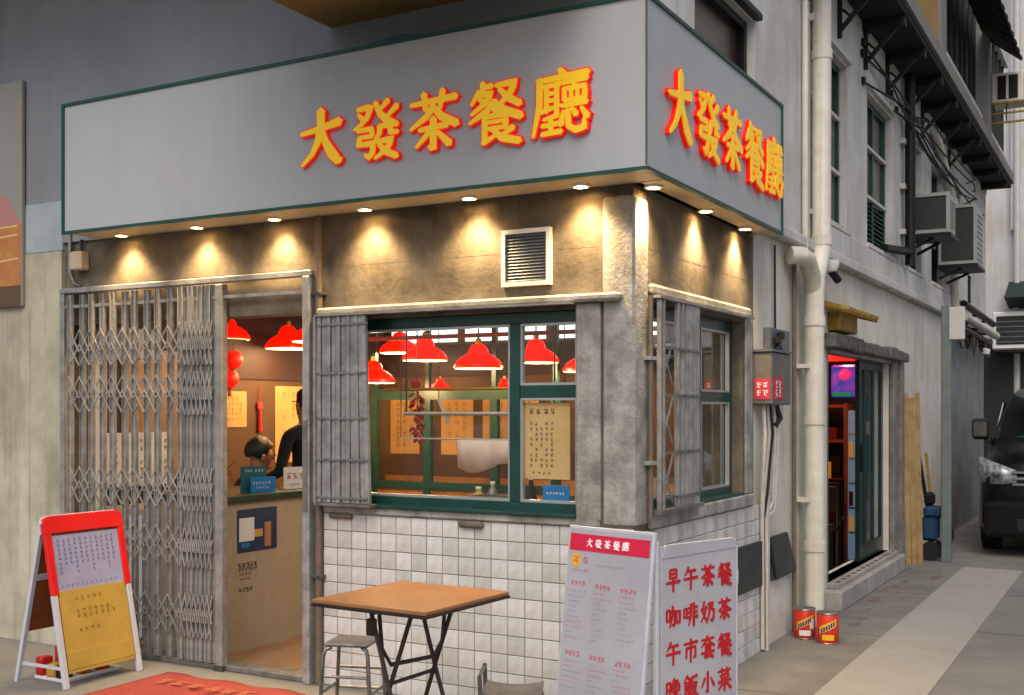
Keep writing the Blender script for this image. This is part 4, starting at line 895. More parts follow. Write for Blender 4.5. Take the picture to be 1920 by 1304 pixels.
# ---------------------------------------------------------------- side room behind the lane door
slid = thing('sliding_door', 'dark green sliding door with red cloth panel half open on the lane', 'door', (-.06, 5.6, .2))
q = MB(); q.box(-.09, 5.22, .2, -.05, 5.30, 2.0); q.box(-.09, 6.17, .2, -.05, 6.25, 2.0); q.box(-.09, 5.30, .2, -.05, 6.17, .34); q.box(-.09, 5.30, 1.92, -.05, 6.17, 2.0); q.build('door_frame', 'door_green', slid)
B('door_glass', 'van_glass', slid, -.072, 5.30, .34, -.066, 6.17, 1.92); B('cloth_panel', 'red_cloth', slid, -.085, 5.48, .95, -.074, 5.74, 1.80)
for y in (5.44, 5.8): B('door_mullion', 'door_green', slid, -.088, y, .34, -.052, y + .04, 1.92)
B('door_handle', 'black_metal', slid, -.05, 5.25, 1.0, -.03, 5.275, 1.25)
DY = 6.9
shf = thing('wooden_shelf', 'orange wooden shelf unit with boxes inside the lane doorway', 'shelf', (-.7, DY, .03))
for a in (-.86, -.53): B('shelf_post', 'orange_wood', shf, a, DY - .2, .03, a + .035, DY + .1, 1.62)
for z in (.42, .82, 1.22, 1.58): B('shelf_board', 'orange_wood', shf, -.825, DY - .2, z, -.53, DY + .1, z + .03)
for i, (x, z, wd, h, m) in enumerate(((-.74, .852, .12, .16, 'amber'), (-.72, .452, .2, .3, 'orange_wood'), (-.70, 1.252, .18, .12, 'red_cloth'), (-.62, .852, .1, .22, 'chair_dark'))):
    tag(MB().box(x - wd / 2, DY - .15, z, x + wd / 2, DY, z + h, bev=.006).build('box', m), ('amber carton on the shelf inside the lane doorway', 'brown carton on the low shelf inside the lane doorway', 'red carton on the top shelf inside the lane doorway', 'dark tin beside the amber carton in the lane doorway')[i], 'box')
fg = thing('drinks_fridge', 'pale blue lit drinks fridge inside the lane doorway', 'fridge', (-.4, DY, .03)); B('cabinet', 'fridge', fg, -.475, DY - .25, .03, -.19, DY + .15, 1.55, bev=.01)
for i in range(5): B('fridge_shelf', 'rail_white', fg, -.465, DY - .262, .3 + i * .25, -.2, DY - .2505, .32 + i * .25)
for i in range(16): MB().box(-.46 + (i % 4) * .065, DY - .275, .33 + (i // 4) * .25, -.42 + (i % 4) * .065, DY - .263, .48 + (i // 4) * .25, bev=.004).build('bottle', ('amber', 'orange_wood', 'fridge', 'blue_card')[(i * 7 // 3) % 4], fg)
tv = thing('hanging_light_sign', 'colourful lit blue and pink sign hanging inside the lane doorway', 'sign', (-.45, 6.3, 1.66))
B('sign_body', 'screen', tv, -.56, 6.28, 1.68, -.30, 6.34, 2.0, bev=.02); MB().lathe([(.0, -.055), (.05, -.03), (.06, .01), (.03, .05), (.0, .06)], (-.42, 6.27, 1.9), 14, 1, .15).build('sign_patch', 'screen_pink', tv, True); B('sign_patch', 'screen_green', tv, -.54, 6.272, 1.69, -.36, 6.2795, 1.73)
for x in (-.5, -.36): MB().tube([(x, 6.31, 2.0), (x, 6.31, 2.4)], .006, 6).build('hanger', 'cord', tv)
B('red_valance', 'lantern_red', bld, -.9, 5.9, 2.02, -.16, 5.93, 2.2)
for i in range(3):
    yb = 5.2 + i * .55; xb = -.45 - .1 * i
    t = thing('chair', ('dark red wooden chair just inside the lane doorway', 'dark red wooden chair between two others in the side room', 'dark red wooden chair by the fridge in the side room')[i], 'chair', (xb, yb, .03), 'chairs in the side room')
    B('seat', 'chair_dark', t, xb - .18, yb - .18, .46, xb + .18, yb + .18, .49, bev=.008); B('backrest', 'chair_dark', t, xb - .18, yb + .15, .62, xb + .18, yb + .18, .86, bev=.008)
    for a in (-.165, .165):
        for b in (-.165, .165): MB().tube([(xb + a, yb + b, .03), (xb + a, yb + b, .86 if b > 0 else .46)], .016, 8).build('leg', 'chair_dark', t)
point('side_room_light', (-.9, 5.2, 2.2), 14, (1, .45, .25), .08)
point('side_room_light', (-.45, 6.3, 2.25), 6, (1, .4, .3), .05)

# ================================================================ STREET THINGS
# folding table
tbx = thing('folding_table', 'square wooden topped folding table with dark edge in front of the tiled wall', 'table')
MB().box(-.335, -.345, .735, .335, .345, .752, bev=.003).build('tabletop', 'table_wood', tbx); q = MB(); q.box(-.339, -.349, .722, .339, .349, .734, bev=.003); q.build('table_edge', 'table_edge', tbx)
for s in (-1, 1):
    y = s * .19
    MB().tube([(-.11, y, .72), (.0, y, .40), (.15, y, .01)], .011, 8).build('leg', 'leg_brown', tbx, True); MB().tube([(.13, y * .88, .72), (.0, y * .88, .40), (-.15, y * .88, .01)], .011, 8).build('leg', 'leg_brown', tbx, True)
for pts in ([(-.10, -.19, .69), (-.10, .19, .69)], [(.12, -.17, .69), (.12, .17, .69)], [(.12, -.19, .09), (.12, .19, .09)], [(-.12, -.17, .09), (-.12, .17, .09)], [(0, -.19, .40), (0, .19, .40)]): MB().tube(pts, .009, 8).build('stretcher', 'leg_brown', tbx, True)
MB().tube([(-.08, -.16, .72), (-.06, -.16, .54), (-.03, -.13, .47), (.03, .13, .47), (.06, .16, .54), (.08, .16, .72)], .010, 8).build('folding_brace', 'leg_brown', tbx, True)
B('hinge_block', 'leg_brown', tbx, -.11, -.215, .60, -.07, -.185, .67)
tbx.location = (-.59, -1.03, 0); tbx.rotation_euler = (0, 0, R(-3)); tbx.scale = (.89, .9, 1)
# stools
def stool(label, loc, rz, low=False):
    t = thing('metal_stool', label, 'stool', group='metal stools by the folding table')
    q = MB(); n = 8
    if not low: q.box(-.125, -.125, .44, .125, .125, .455, bev=.005)
    else:
        for i in range(n): 
            x0_, x1_ = -.13 + .26 * i / n, -.13 + .26 * (i + 1) / n; f = lambda x: .43 + .9 * x * x
            q.add([(x0_, -.12, f(x0_)), (x1_, -.12, f(x1_)), (x1_, .12, f(x1_)), (x0_, .12, f(x0_)), (x0_, -.12, f(x0_) + .014), (x1_, -.12, f(x1_) + .014), (x1_, .12, f(x1_) + .014), (x0_, .12, f(x0_) + .014)], [(3, 2, 1, 0), (4, 5, 6, 7), (0, 1, 5, 4), (2, 3, 7, 6), (1, 2, 6, 5), (0, 4, 7, 3)])
    q.build('seat', 'stool_metal', t)
    for s in (-1, 1):
        for k in (-1, 1):
            pts = [(s * .085, k * .10, .437), (s * .115, k * .115, .425), (s * .125, k * .122, .39), (s * .15, k * .14, .0)]
            MB().tube(pts, .0105, 8).build('leg', 'stool_metal', t, True)
    for z, f in ((.30, .131), (.20, .138)):
        for s in (-1, 1): MB().tube([(-f, s * (f - .006), z), (f, s * (f - .006), z)], .007, 8).build('rung', 'stool_metal', t, True)
    for s in (-1, 1): MB().tube([(s * .138, -.13, .22), (s * .138, .13, .22)], .007, 8).build('rung', 'stool_metal', t, True)
    if low:
        for k in (-1, 1): MB().tube([(-.135, k * .115, .40), (-.14, k * .115, .53)], .010, 8).build('back_post', 'stool_metal', t, True)
        MB().tube([(-.14, -.115, .52), (-.145, 0, .515), (-.14, .115, .52)], .009, 8).build('back_rail', 'stool_metal', t, True)
    t.location = loc; t.rotation_euler = (0, 0, rz); return t
stool('flat seated steel stool beside the folding gate post', (-1.13, -.74, 0), R(18)).scale = (.88, .88, 1)
stool('low backed steel stool with curved seat in front of the menu board', (-.03, -1.14, 0), R(25), True).scale = (.9, .9, .97)
# A-frame sign
RDG, FT, BK = -3.24, -3.05, -3.46
af = thing('sandwich_board', 'white A-frame board with red rounded top, lilac notice and yellow notice', 'sign', (-3.25, -.55, 0))
U = Vector((0, 1, 0)); VV = Vector((RDG - FT, 0, .95)); H_ = VV.length
fra = plane_frame((FT, -.83, 0), U, VV)          # normal points to +X and up
def afr(x0, y0, x1, y1, z0, z1, name, m, bev=.0): return pbox(MB(), fra, x0, y0, x1, y1, z0, z1, bev).build(name, m, af)
WD = .56
for a in (0, WD - .035): afr(a, 0, a + .035, H_ * .54, -.012, .012, 'leg', 'white_frame', .003)
for a in (0, WD - .045): afr(a, H_ * .54, a + .045, H_ * .90, -.013, .014, 'side_rail', 'red_frame', .003)
q = MB(); c0 = H_ * .90; prof = [(0, c0), (0, H_ - .04), (.012, H_ - .012), (.04, H_), (WD - .04, H_), (WD - .012, H_ - .012), (WD, H_ - .04), (WD, c0)]
q.prism([on_plane(fra, p[0], p[1], -.013) for p in prof], fra[0] @ Vector((0, 0, .027))); q.build('top_rail', 'red_frame', af)
q = MB(); prof2 = [(-.006, c0), (-.006, H_ - .035), (.01, H_), (.04, H_ + .008), (WD - .04, H_ + .008), (WD - .01, H_), (WD + .006, H_ - .035), (WD + .006, c0)]
q.prism([on_plane(fra, p[0], p[1], -.022) for p in prof2], fra[0] @ Vector((0, 0, .008))); q.build('top_edge', 'white_frame', af)
afr(.036, .09, WD - .036, H_ * .9, -.01, .0, 'board', 'orange_board')
afr(.05, H_ * .56, WD - .045, H_ * .885, .0005, .004, 'lilac_notice', 'paper_lilac'); afr(.045, .08, WD - .04, H_ * .56, .0008, .005, 'yellow_notice', 'paper_yellow', .001); afr(.045, .10, WD - .04, .2, .0055, .0075, 'yellow_fold', 'paper_yellow', .001)
q = MB()
for c_ in range(11):
    for r_ in range(6 if c_ % 3 else 8): scribble(q, fra, .085 + c_ * .038, H_ * .85 - r_ * .026, .02, z=.005, n=4)
for c_ in range(12): scribble(q, fra, .08 + c_ * .034, H_ * .585, .015, z=.005, n=3)
q.build('lettering', 'ink_blue', af); q = MB()
for r_, n_ in ((.50, 5), (.43, 6), (.40, 7), (.32, 4)):
    for c_ in range(n_): scribble(q, fra, .16 + c_ * .042, H_ * r_, .03, z=.006, n=3)
q.build('lettering', 'ink_olive', af)
VB = Vector((BK - RDG, 0, -.95)); frb = plane_frame((BK, -.83, 0), (0, 1, 0), -VB)
for a in (.0, WD - .03): pbox(MB(), frb, a, 0, a + .03, H_ * .98, -.012, .012, .003).build('back_leg', 'white_frame', af)
pbox(MB(), frb, .03, .30, WD - .03, H_ * .62, -.006, .006).build('back_board', 'orange_board', af); pbox(MB(), frb, .03, H_ * .66, WD - .03, H_ * .93, -.006, .006).build('back_board', 'orange_board', af)
for z in (.62,): pbox(MB(), frb, .03, H_ * z, WD - .03, H_ * (z + .035), -.01, .01).build('back_rail', 'white_frame', af)
B('spreader', 'white_frame', af, BK + .03, -.81, .10, FT - .03, -.795, .115)
of = thing('offering_tray', 'small floor tray with red and yellow packets under the sandwich board', 'tray', (-3.30, -.45, 0)); B('tray', 'paper_white', of, -3.44, -.72, .0, -3.18, -.30, .02, bev=.004)
ro = random.Random(9)
for k, m in enumerate(('gas_red', 'paper_yellow', 'chair_dark', 'gas_red', 'paper_yellow', 'orange_wood', 'black_metal', 'paper_white', 'gas_red')):
    x, y = -3.40 + (k % 3) * .085, -.68 + (k // 3) * .13; MB().box(x - .03, y - .04, .0205, x + .03, y + .04, .06 + ro.uniform(.02, .12), bev=.008, mat=Matrix.Translation((x, y, 0)) @ Matrix.Rotation(ro.uniform(-.4, .4), 4, 'Z') @ Matrix.Translation((-x, -y, 0))).build('packet', m, of)
# carpet
cp = thing('door_mat', 'red doormat with faint gold lettering in front of the doorway', 'mat', (-2.2, -.75, 0))
q = MB(); nx, ny = 20, 16
for j in range(ny + 1):
    for i in range(nx + 1):
        x = -2.86 + 1.12 * i / nx; y = -1.35 + 1.10 * j / ny + .02 * math.sin(i * .9) * (j == ny)
        ed = min(i, nx - i, j, ny - j); z = .008 + (.014 + .012 * math.sin(i * .7 + j * .3)) * min(1, ed / 2.) * .8
        q.v.append((x, y, z))
q.f = [(j * (nx + 1) + i, j * (nx + 1) + i + 1, (j + 1) * (nx + 1) + i + 1, (j + 1) * (nx + 1) + i) for j in range(ny) for i in range(nx)]; q.mi = [0] * len(q.f)
mt_ = q.build('mat_pile', 'carpet', cp, True); mt_.modifiers.new('s', 'SOLIDIFY').thickness = .008
q = MB(); frk = plane_frame((0, 0, .034), (1, 0, 0), (0, 1, 0))
for k in range(6): scribble(q, frk, -2.62 + k * .12, -.50, .10, z=.001, n=7)
q.build('mat_lettering', 'carpet_gold', cp)
# menu board and white banner
def board(label, tl, tr_, zt, lean, wd):
    tl, tr_ = Vector((*tl, 0)), Vector((*tr_, 0)); u = (tr_ - tl).normalized(); nrm = Vector((u.y, -u.x, 0))
    base = tl + nrm * lean; up = (Vector((tl.x, tl.y, zt)) - base)
    return plane_frame(base, u, up), up.length, (tr_ - tl).length
fb, hb, wb = board('', (-.03, -.62), (.40, -.74), 1.035, .13, .45)
mbd = thing('menu_board', 'white leaning menu board with crimson header strip and small red print', 'menu board', fb[1])
pbox(MB(), fb, -.012, 0.012, wb + .012, hb + .012, -.022, -.003, .003).build('backing_board', 'white_frame', mbd); pbox(MB(), fb, 0, .02, wb, hb, -.0025, .0, 0).build('printed_sheet', 'board_paper', mbd)
pbox(MB(), fb, .004, hb - .095, wb - .004, hb - .022, .0002, .0012).build('header_strip', 'header_red', mbd); pbox(MB(), fb, .004, .24, wb - .004, .285, .0002, .0012).build('footer_strip', 'header_red', mbd)
q = MB(); [stroke_mesh(q, fb, .115 + c_ * .05, hb - .058, .036, GLY[ch], 1., .0013, .002) for c_, ch in enumerate('大發茶餐廳')]; q.build('header_lettering', 'ink_white', mbd)
MB().add([on_plane(fb, .045 + .028 * math.cos(a), hb - .135 + .03 * math.sin(a), .001) for a in [i * math.pi / 8 for i in range(16)]], [tuple(range(16))]).build('round_mark', 'can_yellow', mbd)
qr, qf = MB(), MB(); scribble(qr, fb, .045, hb - .135, .035, z=.0018, n=6); scribble(qr, fb, .10, hb - .135, .035, n=6)
for c_ in range(7): scribble(qr, fb, .03 + c_ * .014, hb - .18, .012, n=3)
for c_ in range(9): scribble(qf, fb, .16 + c_ * .018, hb - .15, .012, n=3)
for blk in range(2):
    yb = hb - .235 - blk * .30
    for col in range(3):
        xb = .055 + col * .14
        for i in range(4): scribble(qr, fb, xb - .02 + i * .022, yb - .004 * col, .022, n=5)
        for r_ in range(10):
            tgt = qr if rnd.random() < .3 else qf
            for i in range(rnd.randint(2, 6)): scribble(tgt, fb, xb - .03 + i * .017, yb - .035 - r_ * .022, .011, n=3)
for i in range(6): scribble(qr, fb, .12 + i * .03, .32, .02, n=4)
qr.build('small_print', 'ink_pink', mbd); qf.build('small_print', 'ink_faint', mbd)
fb2, hb2, wb2 = board('', (.425, -.70), (.605, -.27), .985, .0, .45)
bn = thing('text_banner', 'white banner with four rows of large red characters beside the menu board', 'banner', fb2[1])
pbox(MB(), fb2, 0, .01, wb2, hb2, -.012, 0, .002).build('banner_sheet', 'board_paper', bn)
MB().prism([on_plane(fb2, .0, hb2 - .05, .003), on_plane(fb2, wb2, hb2 - .035, .003), on_plane(fb2, wb2 - .02, hb2 + .008, .003), on_plane(fb2, .03, hb2 + .004, .003)], fb2[0] @ Vector((0, 0, -.018))).build('rolled_top', 'board_paper', bn)
for r_, row in enumerate(('早午茶餐', '咖啡奶茶', '午市套餐', '晚飯小菜')):
    
    for c_, ch in enumerate(row): stroke_mesh(MB(), fb2, .07 + c_ * .106, hb2 - .145 - r_ * .153, .092, GLY[ch], 2.2, .0003, .0012, .95).build('red_character', 'ink_red', bn)
pbox(MB(), fb2, -.03, 0, -.012, hb2 + .02, -.02, .0, .002).build('banner_post', 'white_frame', bn); pbox(MB(), fb2, wb2 + .002, 0, wb2 + .012, hb2 - .03, -.02, .0, .002).build('banner_post', 'white_frame', bn)
# dark boards on the lane wall
def wall_quad(name, label, pts, x0_, m='board_green'):
    ps = [onX(*p, x0_) for p in pts]; cy_ = sum(p[0] for p in ps) / 4
    t = thing(name, label, 'board', (x0_, cy_, min(p[1] for p in ps)))
    MB().prism([(x0_, p[0], p[1]) for p in ps], (-.02, 0, 0)).build('panel', m, t)
    return t, ps
t, ps = wall_quad('folded_board', 'dark green board with white handle hung on the white tiles', [(1376, 1031), (1436, 1013), (1452, 1088), (1373, 1123)], .035)
yh = ps[0][0]; MB().tube([(.036, yh + .03, .62), (.055, yh - .0, .60), (.055, yh, .53), (.036, yh + .04, .5)], .008, 8).build('handle', 'white_frame', t, True)
wall_quad('folded_board', 'smaller dark green board hung on the cream wall by the drainpipe', [(1446, 1009), (1477, 998), (1494, 1069), (1457, 1088)], .045)
# drainpipe with offset elbow
DPX, DPY = .115, 3.0
dp = thing('drainpipe', 'thick cream plastic drainpipe with elbow running down the lane wall', 'pipe', (DPX, DPY, 0))
MB().tube([(DPX, DPY, .02), (DPX, DPY, 2.36), (DPX, DPY + .02, 2.50), (DPX, DPY + .13, 2.62), (DPX, DPY + .2, 2.72), (DPX, DPY + .21, 4.88)], .068, 18).build('pipe', 'pvc', dp, True)
MB().tube([(DPX - .02, DPY + .03, 2.33), (DPX, DPY - .06, 2.50), (DPX, DPY - .2, 2.60), (DPX, DPY - .36, 2.61), (.05, DPY - .42, 2.61)], .062, 16).build('branch_elbow', 'pvc', dp, True)
for z, dy in ((.55, 0), (1.45, 0), (2.15, 0), (2.75, .205), (4.1, .21)): MB().lathe([(.076, 0), (.076, .07)], (DPX, DPY + dy, z), 18).build('pipe_collar', 'pvc', dp, True)
for z in (.9, 1.85): B('pipe_bracket', 'pvc', dp, .0, DPY - .085, z, .10, DPY + .085, z + .03)
t = thing('thin_pipe', 'slim brown cable pipe beside the thick cream drainpipe', 'pipe', (.03, 2.78, 0)); MB().tube([(.03, 2.78, .0), (.03, 2.78, 2.60)], .016, 8).build('pipe', 'pipe_brown', t, True)
t = thing('thin_pipe', 'slim cream pipe climbing the upper wall beside the drainpipe', 'pipe', (.07, 2.95, 2.75)); MB().tube([(.07, 2.92, 2.62), (.07, 2.92, 4.88)], .022, 8).build('pipe', 'pvc', t, True)
# meter boxes
mt = thing('meter_box', 'grey metal meter box with pink notice on the lane wall', 'electrical box', (.07, 1.9, 1.58))
ya, yb_ = onX(1417, 700, .12)[0], onX(1462, 700, .12)[0]
B('box_body', 'meter_grey', mt, .0, ya + .3, 1.585, .13, yb_ + .22, 1.92, bev=.01); frn = plane_frame((.131, 0, 0), (0, 1, 0), (0, 0, 1))
pbox(MB(), frn, ya + .32, 1.62, ya + .55, 1.76, 0, .002).build('pink_notice', 'paper_pink', mt); q = MB(); [scribble(q, frn, ya + .40 + (i % 2) * .07, 1.715 - (i // 2) * .055, .06, z=.0025, n=6) for i in range(4)]; q.build('lettering', 'ink_white', mt)
frn2 = plane_frame((.0, ya + .298, 0), (1, 0, 0), (0, 0, 1)); pbox(MB(), frn2, .02, 1.62, .12, 1.75, 0, .002).build('pink_notice', 'paper_pink', mt); q = MB(); [scribble(q, frn2, .05 + (i % 2) * .04, 1.71 - (i // 2) * .05, .04, z=.0025, n=5) for i in range(4)]; q.build('lettering', 'ink_white', mt)
B('box_lid', 'meter_panel', mt, .0, ya + .29, 1.921, .138, yb_ + .23, 1.935)
pn2 = thing('switch_panel', 'taller grey switch panel behind the meter box with dark fittings', 'electrical box', (.03, 2.4, 1.6)); B('panel', 'meter_panel', pn2, .0, 2.14, 1.63, .05, 2.60, 2.09, bev=.006)
for y, z in ((2.2, 1.98), (2.28, 2.02), (2.22, 1.93)): MB().box(.05, y, z, .09, y + .06, z + .05, bev=.01).build('fitting', 'cable_black', pn2)
cbs = thing('meter_cables', 'loose pale cables trailing down the wall from the meter box', 'cable', (.05, 2.1, .0))
for i in range(5):
    y = ya + .36 + i * .075; MB().tube([(.06, y, 1.59), (.07, y + .02 * math.sin(i), 1.4), (.05, y - .02 + .03 * math.cos(i * 2), 1.1 - .05 * i), (.03, 2.02 + .018 * i, .85), (.03, 2.03 + .018 * i, .02 if i < 3 else .5)], .009 + .003 * (i == 0), 8).build('cable', 'cable_white' if i != 2 else 'cable_black', cbs, True)
MB().tube([(.07, ya + .6, 1.58), (.09, ya + .63, 1.5), (.07, ya + .58, 1.45)], .02, 8).build('cable_gland', 'cable_black', cbs, True)
MB().tube([(.02, 2.35, 2.09), (.02, 2.34, 2.65)], .008, 6).build('cable', 'cable_black', cbs); B('corner_post', 'cable_white', bld, .0065, 2.08, 0, .05, 2.13, 1.0, bev=.004)
# tins
for i, (px, py, lb) in enumerate(((1503, 1197, 'red drinks tin with white label panel against the drainpipe foot'), (1546, 1206, 'red drinks tin with blue slanting lettering in front of the drainpipe'))):
    x, y = onZ(px, py); x += .02; t = thing('powder_tin', lb, 'tin', (x, y, .004), 'large red tins'); z0 = .004; t.scale = (.93, .93, .92)
    MB().lathe([(.074, .006), (.078, .012), (.078, .205), (.074, .212)], (x, y, z0), 24).build('tin_body', 'can_red', t, True)
    MB().lathe([(.079, .0), (.081, .006), (.076, .012)], (x, y, z0), 24).build('rim', 'tin', t, True); MB().lathe([(.076, .21), (.081, .216), (.078, .224), (.07, .218), (.0, .216)], (x, y, z0), 24).build('rim', 'tin', t, True)
    ca = math.atan2(CY - y, CX - x)
    def wrap(a0, a1, zlo, zhi, slope, m, nm, dr=.0008, n=10):
        q = MB()
        for k in range(n + 1):
            a = ca + a0 + (a1 - a0) * k / n; dz = slope * (k / n - .5); r_ = .0782 + dr
            q.v += [(x + r_ * math.cos(a), y + r_ * math.sin(a), z0 + zlo + dz), (x + r_ * math.cos(a), y + r_ * math.sin(a), z0 + zhi + dz)]
        q.f = [(2 * k, 2 * k + 2, 2 * k + 3, 2 * k + 1) for k in range(n)]; q.mi = [0] * n; q.build(nm, m, t)
    wrap(-.75, .85, .10, .155, .06, 'can_yellow', 'label_band', .0006)
    for k in range(6): a0 = -.6 + k * .22; wrap(a0, a0 + .15, .108 + .010 * k - .028, .142 + .010 * k - .028, .006, 'can_blue', 'label_letter', .0014, 2)
    wrap(-.5, .6, .03, .07, .0, 'paper_white' if i == 0 else 'can_yellow', 'label_print', .0006)
    if i == 0: wrap(.5, .95, .08, .15, .0, 'paper_white', 'label_panel', .0012, 4)
# wooden planks, hand truck, post
px_, py_ = onZ(1716, 1057)
for i, dx in enumerate((-.05, .003, .056)):
    t = tag(MB().bar((px_ + dx, py_ - .06 + .02 * i, .004), (px_ + dx - .05, py_ + .02 + .02 * i, 1.73 - .05 * (i == 1)), .046, .022, (.1, 1, 0)).build('timber_plank', 'timber'), ('long raw timber plank leaning close against the cream wall', 'slightly shorter timber plank between two longer ones', 'long raw timber plank leaning outermost beside the blue hand truck')[i], 'plank', 'timber planks leaning on the wall')
hx, hy = onZ(1752, 1050)
ht = thing('hand_truck', 'blue and black folded hand truck leaning on the cream wall behind the grey post', 'trolley', (hx, hy, 0))
MB().bar((hx - .02, hy + .1, .1), (hx - .18, hy + .1, 1.15), .05, .03, (1, 0, 0)).build('handle_bar', 'black_metal', ht); MB().bar((hx + .02, hy - .05, .1), (hx - .12, hy + .22, 1.1), .03, .025, (1, 0, 0)).build('handle_bar', 'timber_old', ht)
MB().box(hx - .12, hy - .08, .2, hx + .04, hy + .14, .46, bev=.03).build('body', 'blue_plastic', ht); MB().box(hx - .1, hy - .1, .44, hx + .1, hy + .1, .56, bev=.03).build('hood', 'blue_plastic', ht); MB().box(hx - .1, hy - .05, .56, hx + .0, hy + .1, .7, bev=.03).build('bracket', 'black_metal', ht)
for y in (hy - .12, hy + .12): MB().tube([(hx - .02, y - .02, .1), (hx - .02, y + .02, .1)], .1, 18).build('wheel', 'tyre', ht, True)
MB().tube([(hx + .06, hy - .04, .5), (hx + .17, hy - .02, .42), (hx + .19, hy - .02, .25), (hx + .14, hy, .16)], .012, 8).build('hose', 'cable_black', ht, True)
sx_, sy_ = onZ(1775, 1055)
sp = thing('sign_post', 'slim grey steel post with blank white plate standing by the cream wall', 'post', (sx_, sy_, 0)); MB().box(sx_ - .05, sy_ - .03, 0, sx_ + .045, sy_ + .03, 2.62, bev=.008).build('post', 'post_grey', sp); MB().box(sx_ + .03, sy_ - .045, 2.27, sx_ + .18, sy_ - .031, 2.6, bev=.003).build('plate', 'rail_white', sp)
# shelf object over the lane door
wd_ = thing('small_awning', 'little weathered yellow corrugated awning on a block above the lane door', 'awning', (.1, 4.2, 2.16))
for i in range(13): MB().tube([(.002, 3.72 + i * .085, 2.37), (.20, 3.72 + i * .085, 2.315)], .028, 8).build('corrugation', 'timber_old', wd_, True)
B('support_block', 'timber_old', wd_, .0, 3.85, 2.175, .1, 4.45, 2.33, bev=.01)
t = thing('alarm_lamp', 'small white bulkhead lamp on the ledge beside the drainpipe', 'lamp', (.09, 3.45, 2.62)); MB().lathe([(.0, -.07), (.04, -.06), (.06, -.02), (.06, .02), (.0, .03)], (.10, 3.55, 2.66), 16).build('lamp_body', 'paper_white', t, True); MB().tube([(.10, 3.56, 2.6), (.14, 3.62, 2.53)], .03, 10).build('lamp_snout', 'black_metal', t, True)
# window air conditioners
def acbox(label, y, x1_, z0, z1, dep, m='ac_white'):
    t = thing('window_air_conditioner', label, 'air conditioner', (.2, y, z0), 'window air conditioners along the lane')
    q = MB(); q.box(.041, y, z0, x1_, y + .025, z0 + .035); q.box(.041, y, z1 - .035, x1_, y + .025, z1); q.box(x1_ - .035, y, z0 + .035, x1_, y + .025, z1 - .035); q.box(.041, y, z0 + .035, .07, y + .025, z1 - .035); q.build('front_frame', m, t)
    B('casing', m, t, .041, y + .026, z0 + .003, x1_ - .004, y + dep, z1 - .003, bev=.008); B('side_panel', 'ac_face', t, .07, y + .012, z0 + .035, x1_ - .035, y + .0255, z1 - .035)
    for i in range(9): zz = z0 + .06 + i * (z1 - z0 - .11) / 9; B('grille_slat', m, t, x1_ - .004, y + .06, zz, x1_ + .004, y + dep - .05, zz + .012)
    B('support_tray', 'black_metal', t, .041, y - .05, z0 - .05, x1_ + .02, y + dep + .03, z0 - .015)
    for yy in (y, y + dep - .03): MB().bar((.045, yy + .015, z0 - .16), (x1_ - .16, yy + .015, z0 - .05), .03, .02, (0, 1, 0)).build('support_strut', 'black_metal', t)
acbox('near window air conditioner box with white frame beside the black downpipe', 7.15, .43, 3.37, 3.78, .42)
acbox('lower window air conditioner box behind the one by the black downpipe', 9.0, .46, 3.26, 3.95, .6)
bk = thing('black_downpipe', 'black downpipe with side arm on the upper lane wall', 'pipe', (.2, 6.7, 3.0)); MB().tube([(.12, 6.72, 3.0), (.12, 6.72, 4.88)], .05, 12).build('pipe', 'black_metal', bk, True); MB().tube([(.06, 5.72, 3.05), (.12, 6.72, 3.13)], .04, 10).build('side_arm', 'black_metal', bk, True)
for z in (3.3, 3.75, 4.2): B('pipe_clip', 'rail_white', bk, .041, 6.6, z, .09, 6.84, z + .05)
t = thing('grey_downpipe', 'cream downpipe bending along the wall beyond the air conditioners', 'pipe', (.12, 10.2, 2.7)); MB().tube([(.1, 9.9, 2.5), (.1, 9.9, 3.5), (.1, 9.8, 4.1), (.1, 8.4, 4.7)], .05, 10).build('pipe', 'pvc', t, True)
# awning above the top windows and AC cage up there
aw = thing('corrugated_awning', 'dark corrugated awning over the top storey windows', 'awning', (.5, 8.8, 5.9))
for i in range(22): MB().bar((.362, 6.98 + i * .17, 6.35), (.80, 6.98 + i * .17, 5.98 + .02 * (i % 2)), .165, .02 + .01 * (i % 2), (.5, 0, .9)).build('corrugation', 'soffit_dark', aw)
cg = thing('rooftop_condenser', 'old cream condenser in a rusty rack high on the lane facade', 'air conditioner', (.55, 10.6, 5.3))
B('casing', 'pvc', cg, .431, 10.75, 5.52, .80, 11.15, 5.90, bev=.01); B('fan_opening', 'black_metal', cg, .50, 10.742, 5.56, .74, 10.749, 5.86); B('fan_guard', 'pvc', cg, .60, 10.735, 5.56, .63, 10.741, 5.86)
for z in (5.24, 5.36, 5.49): B('rack_rail', 'timber_old', cg, .431, 10.7, z, .84, 10.73, z + .02); B('rack_rail', 'timber_old', cg, .82, 10.731, z, .84, 11.2, z + .02)
for x in (.45, .6, .82): B('rack_post', 'black_metal', cg, x, 10.702, 5.24, x + .015, 10.728, 5.52)
